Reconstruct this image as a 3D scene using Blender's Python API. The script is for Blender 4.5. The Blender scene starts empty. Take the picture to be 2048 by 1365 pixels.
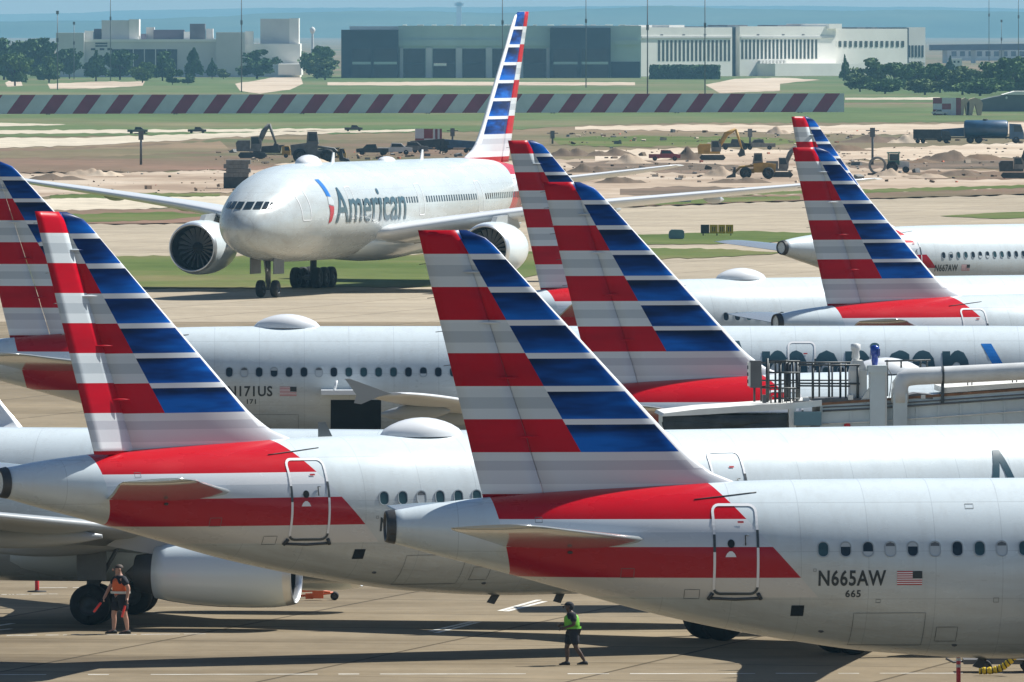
import bpy, bmesh, math, random
import numpy as np
from mathutils import Vector, Matrix
random.seed(7)
R = math.radians
SC = bpy.context.scene
COL = SC.collection

# ------------------------------------------------------------------ camera, sky, sun, exposure
F = 22756.0          # focal length in pixels of the 2048 wide picture (400 mm lens)
H = 16.6             # eye height
YH = 54.0            # picture row of the true horizon
cam_d = bpy.data.cameras.new('camera')
cam_d.sensor_width = 36.0
cam_d.lens = F * 36.0 / 2048.0
cam_d.shift_y = -(682.5 - YH) / 2048.0
cam_d.clip_start = 1.0
cam_d.clip_end = 60000.0
cam = bpy.data.objects.new('camera', cam_d)
COL.objects.link(cam)
cam.location = (0, 0, H)
cam.rotation_euler = (R(90), 0, 0)
SC.camera = cam

SUN_EL, SUN_AZ = 50.0, 62.0      # azimuth clockwise from +Y (towards +X)
world = bpy.data.worlds.new('World')
SC.world = world
world.use_nodes = True
wn = world.node_tree
wn.nodes.clear()
sky = wn.nodes.new('ShaderNodeTexSky')
sky.sky_type = 'NISHITA'
sky.sun_disc = False
sky.sun_elevation = R(SUN_EL)
sky.sun_rotation = R(SUN_AZ)
sky.altitude = 150
sky.air_density = 1.0
sky.dust_density = 0.3
sky.ozone_density = 3.0
bg = wn.nodes.new('ShaderNodeBackground')
bg.inputs['Strength'].default_value = 0.058
wo = wn.nodes.new('ShaderNodeOutputWorld')
wn.links.new(sky.outputs[0], bg.inputs[0])
wn.links.new(bg.outputs[0], wo.inputs[0])

sun_d = bpy.data.lights.new('sun', 'SUN')
sun_d.energy = 5.0
sun_d.angle = R(0.53)
sun_d.color = (1.0, 0.975, 0.92)
sun = bpy.data.objects.new('sun', sun_d)
COL.objects.link(sun)
sd = Vector((math.sin(R(SUN_AZ)) * math.cos(R(SUN_EL)), math.cos(R(SUN_AZ)) * math.cos(R(SUN_EL)), math.sin(R(SUN_EL))))
sun.rotation_euler = sd.to_track_quat('Z', 'Y').to_euler()
sun.location = (40, 60, 120)

SC.view_settings.view_transform = 'Standard'
SC.view_settings.look = 'None'
SC.view_settings.gamma = 1.0
SC.view_settings.exposure = 0.56
SC.render.engine = 'CYCLES'
SC.cycles.max_bounces = 6
SC.cycles.diffuse_bounces = 3
SC.cycles.glossy_bounces = 3
SC.cycles.transmission_bounces = 2
SC.cycles.volume_bounces = 0
SC.cycles.use_denoising = True


# ------------------------------------------------------------------ places: picture pixels to metres
def P(px, py, D):
    """point at distance D seen at picture pixel"""
    return Vector(((px - 1024) * D / F, D, H - (py - YH) * D / F))


def G(px, py, z=0.0):
    """ground point (height z) seen at picture pixel"""
    D = F * (H - z) / (py - YH)
    return Vector(((px - 1024) * D / F, D, z))


# ------------------------------------------------------------------ materials
def rgb(c):
    return (c[0], c[1], c[2], 1.0)


class NT:
    """tiny helper for procedural node trees"""
    def __init__(self, name):
        self.m = bpy.data.materials.new(name)
        self.m.use_nodes = True
        self.t = self.m.node_tree
        self.t.nodes.clear()
        self.out = self.t.nodes.new('ShaderNodeOutputMaterial')
        self.b = self.t.nodes.new('ShaderNodeBsdfPrincipled')
        self.t.links.new(self.b.outputs[0], self.out.inputs[0])
        self.tc = None

    def node(self, kind, **kw):
        n = self.t.nodes.new(kind)
        for k, v in kw.items():
            setattr(n, k, v)
        return n

    def link(self, a, b):
        self.t.links.new(a, b)

    def put(self, sock, v):
        if v is None:
            return
        if hasattr(v, 'is_output'):
            self.link(v, sock)
        elif isinstance(v, (tuple, list)):
            sock.default_value = rgb(v) if len(sock.default_value) == 4 else v
        else:
            sock.default_value = v

    def obj(self):
        if not self.tc:
            self.tc = self.node('ShaderNodeTexCoord')
        return self.tc.outputs['Object']

    def xyz(self):
        s = self.node('ShaderNodeSeparateXYZ')
        self.link(self.obj(), s.inputs[0])
        return s.outputs[0], s.outputs[1], s.outputs[2]

    def m_(self, op, a, b=0.0, c=None):
        n = self.node('ShaderNodeMath', operation=op)
        self.put(n.inputs[0], a)
        self.put(n.inputs[1], b)
        if c is not None:
            self.put(n.inputs[2], c)
        return n.outputs[0]

    def gt(self, a, b): return self.m_('GREATER_THAN', a, b)
    def lt(self, a, b): return self.m_('LESS_THAN', a, b)
    def mul(self, a, b): return self.m_('MULTIPLY', a, b)
    def add(self, a, b): return self.m_('ADD', a, b)
    def sub(self, a, b): return self.m_('SUBTRACT', a, b)

    def band(self, v, a, b):
        return self.mul(self.gt(v, a), self.lt(v, b))

    def mix(self, f, a, b, blend='MIX'):
        n = self.node('ShaderNodeMix', data_type='RGBA', blend_type=blend)
        self.put(n.inputs[0], f)
        self.put(n.inputs[6], a)
        self.put(n.inputs[7], b)
        return n.outputs[2]

    def noise(self, scale, detail=3.0, stretch=None, rough=0.55, off=(0, 0, 0)):
        n = self.node('ShaderNodeTexNoise')
        n.inputs['Scale'].default_value = scale
        n.inputs['Detail'].default_value = detail
        n.inputs['Roughness'].default_value = rough
        mp = self.node('ShaderNodeMapping')
        mp.inputs['Scale'].default_value = stretch or (1, 1, 1)
        mp.inputs['Location'].default_value = off
        self.link(self.obj(), mp.inputs[0])
        self.link(mp.outputs[0], n.inputs['Vector'])
        return n.outputs['Fac']

    def ramp(self, fac, stops, mode='LINEAR'):
        n = self.node('ShaderNodeValToRGB')
        n.color_ramp.interpolation = mode
        el = n.color_ramp.elements
        el[0].position, el[0].color = stops[0][0], rgb(stops[0][1])
        el[1].position, el[1].color = stops[-1][0], rgb(stops[-1][1])
        for p, c in stops[1:-1]:
            e = el.new(p)
            e.color = rgb(c)
        self.link(fac, n.inputs[0])
        return n.outputs[0]

    def bump(self, h, strength=0.3, dist=0.02):
        n = self.node('ShaderNodeBump')
        n.inputs['Strength'].default_value = strength
        n.inputs['Distance'].default_value = dist
        self.link(h, n.inputs['Height'])
        self.link(n.outputs[0], self.b.inputs['Normal'])

    def done(self, col, rough=0.5, metal=0.0, coat=0.0, spec=None):
        self.put(self.b.inputs['Base Color'], col)
        self.put(self.b.inputs['Roughness'], rough)
        self.b.inputs['Metallic'].default_value = metal
        self.b.inputs['Coat Weight'].default_value = coat
        self.b.inputs['Coat Roughness'].default_value = 0.08
        if spec is not None:
            self.b.inputs['Specular IOR Level'].default_value = spec
        return self.m


_MC = {}


def pm(name, col, rough=0.6, metal=0.0, coat=0.0, var=0.15, scale=1.5, spec=None):
    """plain painted / cast material with soft blotches"""
    if name in _MC:
        return _MC[name]
    n = NT(name)
    f = n.noise(scale, 4)
    lo = tuple(c * (1 - var) for c in col)
    hi = tuple(min(1, c * (1 + var)) for c in col)
    c = n.ramp(f, [(0.3, lo), (0.7, hi)])
    _MC[name] = n.done(c, rough, metal, coat, spec)
    return _MC[name]


# ------------------------------------------------------------------ mesh builder
class MB:
    def __init__(self):
        self.v, self.f, self.mi, self.sm = [], [], [], []

    def add(self, vs, fs, mi=0, smooth=False):
        o = len(self.v)
        self.v += [tuple(p) for p in vs]
        for f in fs:
            self.f.append([i + o for i in f])
            self.mi.append(mi)
            self.sm.append(smooth)
        return self

    def box(self, a, b, mi=0, M=None):
        (x0, y0, z0), (x1, y1, z1) = a, b
        vs = [(x0, y0, z0), (x1, y0, z0), (x1, y1, z0), (x0, y1, z0), (x0, y0, z1), (x1, y0, z1), (x1, y1, z1), (x0, y1, z1)]
        if M is not None:
            vs = [M @ Vector(p) for p in vs]
        return self.add(vs, [(3, 2, 1, 0), (4, 5, 6, 7), (0, 1, 5, 4), (1, 2, 6, 5), (2, 3, 7, 6), (3, 0, 4, 7)], mi)

    def cbox(self, c, s, mi=0, M=None):
        return self.box((c[0] - s[0] / 2, c[1] - s[1] / 2, c[2] - s[2] / 2), (c[0] + s[0] / 2, c[1] + s[1] / 2, c[2] + s[2] / 2), mi, M)

    def rings(self, rs, mi=0, cap0=True, cap1=True, smooth=True, closed=True):
        n = len(rs[0])
        vs = [p for r in rs for p in r]
        fs = []
        for k in range(len(rs) - 1):
            for i in range(n if closed else n - 1):
                j = (i + 1) % n
                fs.append((k * n + i, k * n + j, (k + 1) * n + j, (k + 1) * n + i))
        self.add(vs, fs, mi, smooth)
        if cap0:
            self.add(rs[0], [tuple(range(n))[::-1]], mi)
        if cap1:
            self.add(rs[-1], [tuple(range(n))], mi)
        return self

    def tube(self, pts, r, seg=8, mi=0, cap=True, smooth=True):
        pts = [Vector(p) for p in pts]
        rr = r if isinstance(r, (list, tuple)) else [r] * len(pts)
        rings = []
        up = Vector((0.137, 0.291, 0.947))
        for k, p in enumerate(pts):
            d = (pts[min(k + 1, len(pts) - 1)] - pts[max(k - 1, 0)]).normalized()
            a = d.cross(up)
            if a.length < 1e-3:
                a = d.cross(Vector((1, 0, 0)))
            a.normalize()
            b = d.cross(a)
            rings.append([p + (a * math.cos(t) + b * math.sin(t)) * rr[k] for t in (2 * math.pi * i / seg for i in range(seg))])
        return self.rings(rings, mi, cap, cap, smooth)

    def cyl(self, p0, p1, r, seg=12, mi=0, r1=None):
        return self.tube([p0, p1], [r, r if r1 is None else r1], seg, mi)

    def lathe(self, prof, seg=24, mi=0, axis='x', origin=(0, 0, 0), cap0=False, cap1=False):
        rings = []
        o = Vector(origin)
        for x, r in prof:
            ring = []
            for i in range(seg):
                t = 2 * math.pi * i / seg
                if axis == 'x':
                    q = (x, r * math.cos(t), r * math.sin(t))
                elif axis == 'y':
                    q = (r * math.sin(t), x, r * math.cos(t))
                else:
                    q = (r * math.cos(t), r * math.sin(t), x)
                ring.append(o + Vector(q))
            rings.append(ring)
        return self.rings(rings, mi, cap0, cap1, True)

    def prism(self, poly, y0, y1, mi=0, M=None):
        """polygon in x,z pushed from y0 to y1"""
        n = len(poly)
        vs = [(p[0], y0, p[1]) for p in poly] + [(p[0], y1, p[1]) for p in poly]
        if M is not None:
            vs = [M @ Vector(p) for p in vs]
        fs = [tuple(range(n)), tuple(range(2 * n - 1, n - 1, -1))]
        for i in range(n):
            j = (i + 1) % n
            fs.append((j, i, n + i, n + j))
        return self.add(vs, fs, mi)

    def blob(self, c, r, seg=10, ringn=6, mi=0, jit=0.0, half=False):
        c = Vector(c)
        rx, ry, rz = r if isinstance(r, (tuple, list)) else (r, r, r)
        rings = []
        for k in range(ringn + 1):
            ph = (math.pi / 2 if half else math.pi) * k / ringn
            ring = []
            for i in range(seg):
                t = 2 * math.pi * i / seg
                q = 1 + random.uniform(-jit, jit)
                ring.append(c + Vector((rx * math.sin(ph) * math.cos(t) * q, ry * math.sin(ph) * math.sin(t) * q, rz * math.cos(ph) * q)))
            rings.append(ring[::-1])
        return self.rings(rings, mi, False, False, True)

    def mesh(self, name, mats):
        me = bpy.data.meshes.new(name)
        me.from_pydata(self.v, [], self.f)
        for m in (mats if isinstance(mats, (list, tuple)) else [mats]):
            me.materials.append(m)
        me.polygons.foreach_set('material_index', self.mi)
        me.polygons.foreach_set('use_smooth', self.sm)
        me.update()
        return me

    def build(self, name, mats, parent=None, fix=True, loc=None):
        me = self.mesh(name, mats)
        if fix:
            fix_normals(me)
        return link(name, me, parent, loc)


def fix_normals(me):
    bm = bmesh.new()
    bm.from_mesh(me)
    bmesh.ops.remove_doubles(bm, verts=bm.verts, dist=1e-5)
    bmesh.ops.recalc_face_normals(bm, faces=bm.faces)
    bm.to_mesh(me)
    bm.free()


def link(name, me, parent=None, loc=None):
    o = bpy.data.objects.new(name, me)
    COL.objects.link(o)
    if parent:
        o.parent = parent
    if loc is not None:
        o.location = loc
    return o


def tag(o, label=None, cat=None, group=None, kind=None):
    for k, v in (('label', label), ('category', cat), ('group', group), ('kind', kind)):
        if v:
            o[k] = v
    return o


def thing(name, label, cat, loc=(0, 0, 0), rz=0.0, group=None):
    o = bpy.data.objects.new(name, None)
    o.empty_display_size = 0.5
    COL.objects.link(o)
    o.location = loc
    o.rotation_euler = (0, 0, rz)
    return tag(o, label, cat, group)


def dup(root, label, loc, rz=None, group=None, sc=None):
    r = root.copy()
    COL.objects.link(r)
    r.location = loc
    if rz is not None:
        r.rotation_euler = (0, 0, rz)
    if sc is not None:
        r.scale = sc if isinstance(sc, (tuple, list)) else (sc, sc, sc)
    r['label'] = label
    if group:
        r['group'] = group
    for ch in list(root.children):
        c = ch.copy()
        COL.objects.link(c)
        c.parent = r
        for g in list(ch.children):
            d = g.copy()
            COL.objects.link(d)
            d.parent = c
    return r


def hermite(tab):
    """smooth interpolation through rows (x, a, b, c...)"""
    t = np.array(sorted(tab), float)
    x = t[:, 0]
    y = t[:, 1:]
    d = np.diff(y, axis=0) / np.diff(x)[:, None]
    m = np.zeros_like(y)
    m[0], m[-1] = d[0], d[-1]
    for i in range(1, len(x) - 1):
        same = d[i - 1] * d[i] > 0
        w1 = 2 * (x[i + 1] - x[i]) + (x[i] - x[i - 1])
        w2 = (x[i + 1] - x[i]) + 2 * (x[i] - x[i - 1])
        with np.errstate(divide='ignore', invalid='ignore'):
            hm = (w1 + w2) / (w1 / d[i - 1] + w2 / d[i])
        m[i] = np.where(same, hm, 0.0)

    def f(q):
        q = min(max(q, x[0]), x[-1])
        i = min(max(int(np.searchsorted(x, q)) - 1, 0), len(x) - 2)
        h = x[i + 1] - x[i]
        s = (q - x[i]) / h
        return (y[i] * (2 * s**3 - 3 * s**2 + 1) + m[i] * h * (s**3 - 2 * s**2 + s) + y[i + 1] * (-2 * s**3 + 3 * s**2) + m[i + 1] * h * (s**3 - s**2))
    return f

# ------------------------------------------------------------------ ground materials
def ground_mat(name, c1, c2, c3, s1=0.02, s2=0.3, stretch=(1, 1, 1), rough=0.95):
    n = NT(name)
    a = n.noise(s1, 5, stretch)
    b = n.noise(s2, 5, stretch, 0.7, (31, 7, 3))
    col = n.ramp(a, [(0.35, c1), (0.5, c2), (0.66, c3)])
    col = n.mix(0.55, col, n.ramp(b, [(0.3, (0.35, 0.35, 0.35)), (0.7, (0.68, 0.68, 0.68))]), 'OVERLAY')
    return n.done(col, rough, spec=0.1)


def concrete_mat(name, c1, c2, slab=7.6, stain=0.5, dark=0.0):
    n = NT(name)
    big = n.noise(0.03, 6, (1, 0.5, 1), 0.6)
    fine = n.noise(0.9, 6, (1, 0.5, 1), 0.7)
    stk = n.noise(0.12, 5, (0.25, 1.2, 1), 0.65, (9, 4, 0))
    col = n.ramp(big, [(0.3, c1), (0.7, c2)])
    col = n.mix(0.45, col, n.ramp(fine, [(0.3, (0.38, 0.38, 0.38)), (0.7, (0.64, 0.64, 0.64))]), 'OVERLAY')
    spots = n.ramp(stk, [(0.30, (1.12, 1.1, 1.06)), (0.46, (1, 1, 1)), (0.56, (0.80, 0.78, 0.74)), (0.70, (0.45, 0.43, 0.41))])
    col = n.mix(stain, col, spots, 'MULTIPLY')
    br = n.node('ShaderNodeTexBrick')
    br.offset = 0.0
    br.inputs['Color1'].default_value = (1, 1, 1, 1)
    br.inputs['Color2'].default_value = (0.84, 0.84, 0.85, 1)
    br.inputs['Mortar'].default_value = (0.32, 0.30, 0.28, 1)
    br.inputs['Scale'].default_value = 1.0
    br.inputs['Mortar Size'].default_value = 0.07
    br.inputs['Mortar Smooth'].default_value = 0.2
    br.inputs['Brick Width'].default_value = slab
    br.inputs['Row Height'].default_value = slab
    mp = n.node('ShaderNodeMapping')
    mp.inputs['Rotation'].default_value = (0, 0, R(14))
    n.link(n.obj(), mp.inputs[0])
    n.link(mp.outputs[0], br.inputs['Vector'])
    col = n.mix(0.9, col, br.outputs['Color'], 'MULTIPLY')
    n.bump(fine, 0.15, 0.01)
    return n.done(col, 0.9, spec=0.15)


M_apron = concrete_mat('apron_concrete', (0.195, 0.155, 0.10), (0.265, 0.215, 0.143), 7.6, 0.9)
M_taxi = concrete_mat('taxiway_concrete', (0.345, 0.29, 0.21), (0.425, 0.36, 0.265), 7.6, 0.35)
M_grass = ground_mat('mown_grass', (0.07, 0.105, 0.022), (0.10, 0.128, 0.034), (0.16, 0.145, 0.06), 0.03, 0.5)
M_grassfar = ground_mat('far_grass', (0.075, 0.12, 0.04), (0.10, 0.135, 0.05), (0.17, 0.155, 0.08), 0.012, 0.10, (1, .4, 1))
M_field = ground_mat('dry_field', (0.10, 0.115, 0.05), (0.16, 0.13, 0.075), (0.22, 0.16, 0.10), 0.012, 0.15, (1, .35, 1))
M_brown = ground_mat('brown_field', (0.10, 0.11, 0.05), (0.165, 0.115, 0.075), (0.21, 0.13, 0.09), 0.02, 0.2, (1, .35, 1))
M_sand = ground_mat('pale_soil', (0.38, 0.29, 0.21), (0.49, 0.40, 0.30), (0.55, 0.46, 0.36), 0.03, 0.35, (1, .4, 1))
M_pink = ground_mat('pink_soil', (0.28, 0.205, 0.145), (0.39, 0.305, 0.225), (0.46, 0.38, 0.295), 0.05, 0.4, (1, .5, 1))
M_road = ground_mat('pale_road', (0.42, 0.36, 0.27), (0.49, 0.43, 0.33), (0.52, 0.46, 0.36), 0.02, 0.3, (1, .3, 1))
M_dark = ground_mat('dug_earth', (0.09, 0.075, 0.05), (0.14, 0.105, 0.075), (0.20, 0.14, 0.10), 0.05, 0.5, (1, .5, 1))
M_line = pm('white_line_paint', (0.62, 0.60, 0.54), 0.8, var=0.25, scale=2.0)


def poly_sheet(name, pts, mat, jit=1.2, z=0.0, step=14, kind='structure'):
    """flat patch of ground whose outline (picture pixels) is roughened, laid at height z"""
    rnd = random.Random(name + str(pts[0]))
    out = []
    n = len(pts)
    for i in range(n):
        a, b = pts[i], pts[(i + 1) % n]
        k = max(1, int(abs(b[0] - a[0]) / step))
        for q in range(k):
            t = q / k
            out.append((a[0] + (b[0] - a[0]) * t, a[1] + (b[1] - a[1]) * t + (rnd.uniform(-jit, jit) if q else 0)))
    bm = bmesh.new()
    vs = [bm.verts.new(G(p[0], p[1], z)) for p in out]
    f = bm.faces.new(vs)
    bmesh.ops.triangulate(bm, faces=[f])
    bmesh.ops.recalc_face_normals(bm, faces=bm.faces)
    me = bpy.data.meshes.new(name)
    bm.to_mesh(me)
    bm.free()
    if me.polygons[0].normal.z < 0:
        me.flip_normals()
    me.materials.append(mat)
    return tag(link(name, me), kind=kind)


def quad_sheet(name, x0, x1, y0, y1, z, mat, nx=1, ny=1):
    vs, fs = [], []
    for j in range(ny + 1):
        for i in range(nx + 1):
            vs.append((x0 + (x1 - x0) * i / nx, y0 + (y1 - y0) * j / ny, z))
    for j in range(ny):
        for i in range(nx):
            a = j * (nx + 1) + i
            fs.append((a, a + 1, a + nx + 2, a + nx + 1))
    mb = MB().add(vs, fs)
    o = mb.build(name, mat, fix=False)
    return tag(o, kind='structure')


quad_sheet('ground', -9000, 9000, -250, 27800, -0.06, M_field, 8, 8)
# concrete: taxiways and apron
poly_sheet('taxiway', [(-900, 452), (300, 447), (640, 440), (1000, 425), (1240, 414), (1600, 401), (2120, 386), (2900, 372), (3300, 700), (-1500, 700)], M_taxi, 0.8, -0.02)
ap = MB().add([(-60, 20, 0), (60, 20, 0), (150, 640, 0), (-150, 640, 0)], [(0, 1, 2, 3)])
tag(ap.build('apron', M_apron, fix=False), kind='structure')
poly_sheet('grass_strip', [(-900, 520), (250, 512), (700, 512), (1000, 506), (1180, 500), (1330, 496), (1470, 499), (1572, 506), (1480, 512), (1330, 518), (1180, 535), (1010, 560), (860, 573), (560, 576), (290, 577), (-900, 584)], M_grass, 1.4, 0.02)
poly_sheet('grass_island', [(1240, 470), (1345, 468), (1480, 462), (1610, 466), (1900, 452), (1900, 462), (1610, 482), (1480, 487), (1330, 489), (1240, 492)], M_grass, 0.9, 0.02)
poly_sheet('grass_verge', [(1880, 432), (1985, 426), (2160, 420), (2160, 433), (1990, 438)], M_grass, 0.6, 0.02)
# land beyond the taxiway, near to far
poly_sheet('field', [(-900, 415), (120, 418), (440, 420), (1240, 403), (1600, 396), (1440, 388), (2100, 372), (2900, 360), (2900, 374), (2120, 388), (1600, 403), (1240, 416), (1000, 427), (640, 442), (300, 449), (-900, 455)], M_brown, 1.5, -0.02)
poly_sheet('gravel_road', [(-900, 402), (80, 398), (460, 393), (800, 388), (800, 396), (460, 410), (320, 417), (100, 421), (-900, 424)], M_road, 1.5, -0.01)
poly_sheet('soil_bank', [(-900, 345), (90, 346), (180, 342), (260, 346), (440, 340), (800, 336), (1000, 335), (1000, 370), (640, 384), (440, 385), (200, 388), (100, 392), (-900, 400)], M_pink, 2.5, -0.02)
poly_sheet('soil_bank', [(1000, 322), (1180, 318), (1400, 312), (1640, 312), (1800, 330), (2120, 352), (2900, 350), (2900, 362), (2120, 373), (1640, 388), (1440, 390), (1240, 402), (1000, 395)], M_pink, 2.2, -0.015)
poly_sheet('pale_soil', [(1190, 300), (1400, 297), (1640, 300), (2120, 283), (2900, 276), (2900, 312), (2120, 312), (1860, 322), (1640, 318), (1400, 318), (1190, 322)], M_sand, 2.0, -0.012)
poly_sheet('brown_field', [(-900, 300), (0, 298), (200, 294), (460, 278), (1000, 285), (1000, 335), (800, 338), (440, 341), (100, 347), (-900, 346)], M_brown, 2.0, -0.02)
poly_sheet('pale_road', [(-900, 280), (0, 277), (200, 275), (360, 269), (460, 266), (700, 261), (700, 265), (460, 275), (200, 290), (0, 297), (-900, 303)], M_road, 1.6, -0.015)
poly_sheet('pale_road', [(-900, 262), (0, 261), (380, 259), (690, 257), (690, 262), (380, 265), (0, 268), (-900, 270)], M_road, 1.2, -0.015)
poly_sheet('pale_road', [(-900, 246), (0, 246), (150, 249), (60, 252), (0, 253), (-900, 254)], M_road, 0.8, -0.012)
poly_sheet('grass_field', [(-900, 215), (0, 215), (1000, 215), (1700, 210), (2120, 205), (2900, 200), (2900, 240), (2120, 242), (1700, 246), (1400, 246), (1180, 250), (1000, 262), (680, 268), (300, 271), (0, 274), (-900, 277)], M_grassfar, 1.5, -0.03)
poly_sheet('pale_soil', [(700, 262), (860, 258), (860, 262), (700, 266)], M_road, 0.8, -0.012)
poly_sheet('pale_soil', [(1150, 254), (1400, 249), (1640, 252), (1900, 248), (2120, 244), (2900, 240), (2900, 262), (2120, 266), (1900, 270), (1640, 268), (1400, 262), (1150, 260)], M_sand, 1.6, -0.012)
poly_sheet('grass_bank', [(1100, 264), (1400, 266), (1900, 272), (2120, 268), (2900, 262), (2900, 282), (2120, 286), (1700, 300), (1400, 298), (1100, 290)], M_field, 1.5, -0.018)
poly_sheet('dug_ground', [(1130, 326), (1260, 322), (1420, 328), (1560, 340), (1480, 350), (1300, 344), (1160, 340)], M_dark, 2.2, -0.008)
poly_sheet('dug_ground', [(1690, 326), (1840, 322), (2000, 318), (2120, 318), (2120, 334), (1980, 338), (1820, 340), (1700, 336)], M_dark, 2.2, -0.008)
poly_sheet('dug_ground', [(1780, 346), (1900, 342), (2120, 344), (2120, 356), (1960, 360), (1820, 358)], M_brown, 2.0, -0.008)
poly_sheet('grass_bank', [(1100, 276), (1300, 272), (1560, 276), (1640, 284), (1500, 292), (1260, 294), (1120, 290)], M_grass, 2.0, -0.008)
poly_sheet('grass_bank', [(1250, 404), (1420, 396), (1600, 393), (1600, 400), (1420, 406), (1250, 412)], M_grass, 1.2, -0.008)
poly_sheet('dug_ground', [(1240, 378), (1360, 372), (1500, 376), (1500, 386), (1340, 392), (1240, 390)], M_dark, 1.6, -0.008)
poly_sheet('grass_bank', [(1440, 384), (1700, 380), (2120, 368), (2120, 374), (1700, 387), (1440, 391)], M_grass, 1.2, -0.008)
poly_sheet('grass_bank', [(0, 432), (180, 428), (330, 424), (420, 430), (330, 440), (120, 446), (0, 446)], M_grass, 1.4, -0.008)
poly_sheet('grass_bank', [(100, 391), (250, 386), (440, 387), (440, 392), (250, 396), (100, 397)], M_grass, 1.0, -0.006)
poly_sheet('grass_bank', [(-60, 303), (120, 300), (300, 292), (440, 282), (460, 300), (300, 310), (120, 316), (-60, 318)], M_field, 2.0, -0.008)
# beyond the striped fence
poly_sheet('far_field', [(-900, 150), (3000, 150), (3000, 200), (-900, 217)], M_grassfar, 0.6, -0.035)
poly_sheet('sand_lot', [(95, 168), (180, 164), (290, 163), (285, 172), (200, 177), (100, 178)], M_sand, 0.8, 0.0)
poly_sheet('sand_lot', [(470, 168), (540, 156), (600, 150), (606, 168), (580, 180), (520, 188), (480, 182)], M_sand, 0.8, 0.0)
poly_sheet('sand_lot', [(655, 165), (900, 164), (1270, 165), (1270, 171), (900, 171), (655, 171)], M_sand, 0.5, 0.0)
poly_sheet('sand_lot', [(1410, 170), (1470, 158), (1560, 156), (1640, 160), (1560, 168), (1560, 182), (1440, 187)], M_sand, 0.7, 0.0)
poly_sheet('sand_lot', [(10, 166), (40, 152), (45, 172), (15, 174)], M_sand, 0.5, 0.0)
poly_sheet('sand_lot', [(1690, 196), (1880, 195), (1880, 200), (1690, 200)], M_road, 0.4, 0.0)

# painted lines on the apron
for k, q in enumerate([((860, 1263), (946, 1243)), ((872, 1266), (958, 1244)), ((1000, 1222), (1078, 1200)), ((1012, 1223), (1090, 1203)), ((-20, 1254), (26, 1247)), ((-20, 1262), (22, 1258))]):
    a, b = G(*q[0], 0.004), G(*q[1], 0.004)
    d = (b - a).normalized()
    s = Vector((-d.y, d.x, 0)) * 0.09
    tag(MB().add([a - s, b - s, b + s, a + s], [(0, 1, 2, 3)]).build('painted_line', M_line, fix=False), kind='structure')
for (x0, y0, x1, y1, w) in [(-200, 1350, 2300, 1346, .12), (-100, 1272, 420, 1268, .10), (60, 1176, 700, 1173, .10), (-100, 1191, 120, 1188, .10)]:
    a, b = G(x0, y0, 0.004), G(x1, y1, 0.004)
    d = (b - a).normalized()
    s = Vector((-d.y, d.x, 0)) * w
    nseg = 60
    rnd = random.Random(x0)
    vs, fs = [], []
    for i in range(nseg + 1):
        p = a + (b - a) * i / nseg
        k1, k2 = rnd.uniform(.4, 1.2), rnd.uniform(.4, 1.2)
        vs += [p - s * k1, p + s * k2]
    for i in range(nseg):
        if rnd.random() < 0.72:
            fs.append((2 * i, 2 * i + 2, 2 * i + 3, 2 * i + 1))
    o = MB().add(vs, fs).build('painted_line', M_line, fix=False)
    tag(o, kind='structure')

# distant hills
M_hill = ground_mat('far_woods', (0.03, 0.06, 0.03), (0.05, 0.085, 0.045), (0.08, 0.11, 0.06), 0.002, 0.02)


def hill(D, prof, depth):
    vs, fs = [], []
    n = len(prof)
    rnd = random.Random(D)
    fine = []
    for i in range(n - 1):
        for q in range(12):
            t = q / 12
            t2 = t * t * (3 - 2 * t)
            fine.append((prof[i][0] + (prof[i + 1][0] - prof[i][0]) * t, prof[i][1] + (prof[i + 1][1] - prof[i][1]) * t2 + rnd.uniform(-.8, .8)))
    fine.append(prof[-1])
    for (px, py) in fine:
        top = P(px, py, D)
        vs += [(top.x, D - depth, -1), (top.x, D - depth * .4, top.z * .72), (top.x, D, top.z), (top.x, D + depth, -1)]
    for i in range(len(fine) - 1):
        for k in range(3):
            a = i * 4 + k
            fs.append((a, a + 4, a + 5, a + 1))
    tag(MB().add(vs, fs, 0, True).build('hills', M_hill), kind='structure')


hill(26000, [(-3200, 36), (-1200, 32), (-200, 33), (120, 27), (300, 20), (560, 16), (900, 15), (1300, 12), (1500, 12), (1800, 14), (2100, 18), (3000, 24), (4500, 32)], 600)
hill(17500, [(-3200, 50), (-500, 46), (200, 42), (420, 34), (560, 26), (760, 22), (1000, 26), (1200, 17), (1330, 12), (1480, 18), (1700, 22), (1800, 20), (2050, 24), (2600, 34), (4500, 48)], 500)

# ------------------------------------------------------------------ aircraft materials
SILVER = (0.685, 0.765, 0.79)


def paint_mat(name, col, rough=0.28, coat=0.35, grime=0.12):
    n = NT(name)
    x, y, z = n.xyz()
    a = n.noise(0.6, 5, (0.35, 1, 1.6), 0.6)
    c = n.mix(n.ramp(a, [(0.35, (0, 0, 0)), (0.75, (grime, grime, grime))]), col, tuple(v * 0.72 for v in col))
    return n.done(c, rough, 0, coat)


def seams(n, x, y, z, col, step=1.6):
    """faint panel joints along the skin"""
    fx = n.m_('FRACT', n.m_('DIVIDE', x, step))
    line = n.lt(fx, 0.012)
    fz = n.m_('FRACT', n.m_('DIVIDE', n.add(z, 0.31), 1.13))
    line2 = n.lt(fz, 0.014)
    f = n.mul(n.m_('MAXIMUM', line, line2), 0.26)
    return n.mix(f, col, (0.15, 0.17, 0.18))


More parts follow.
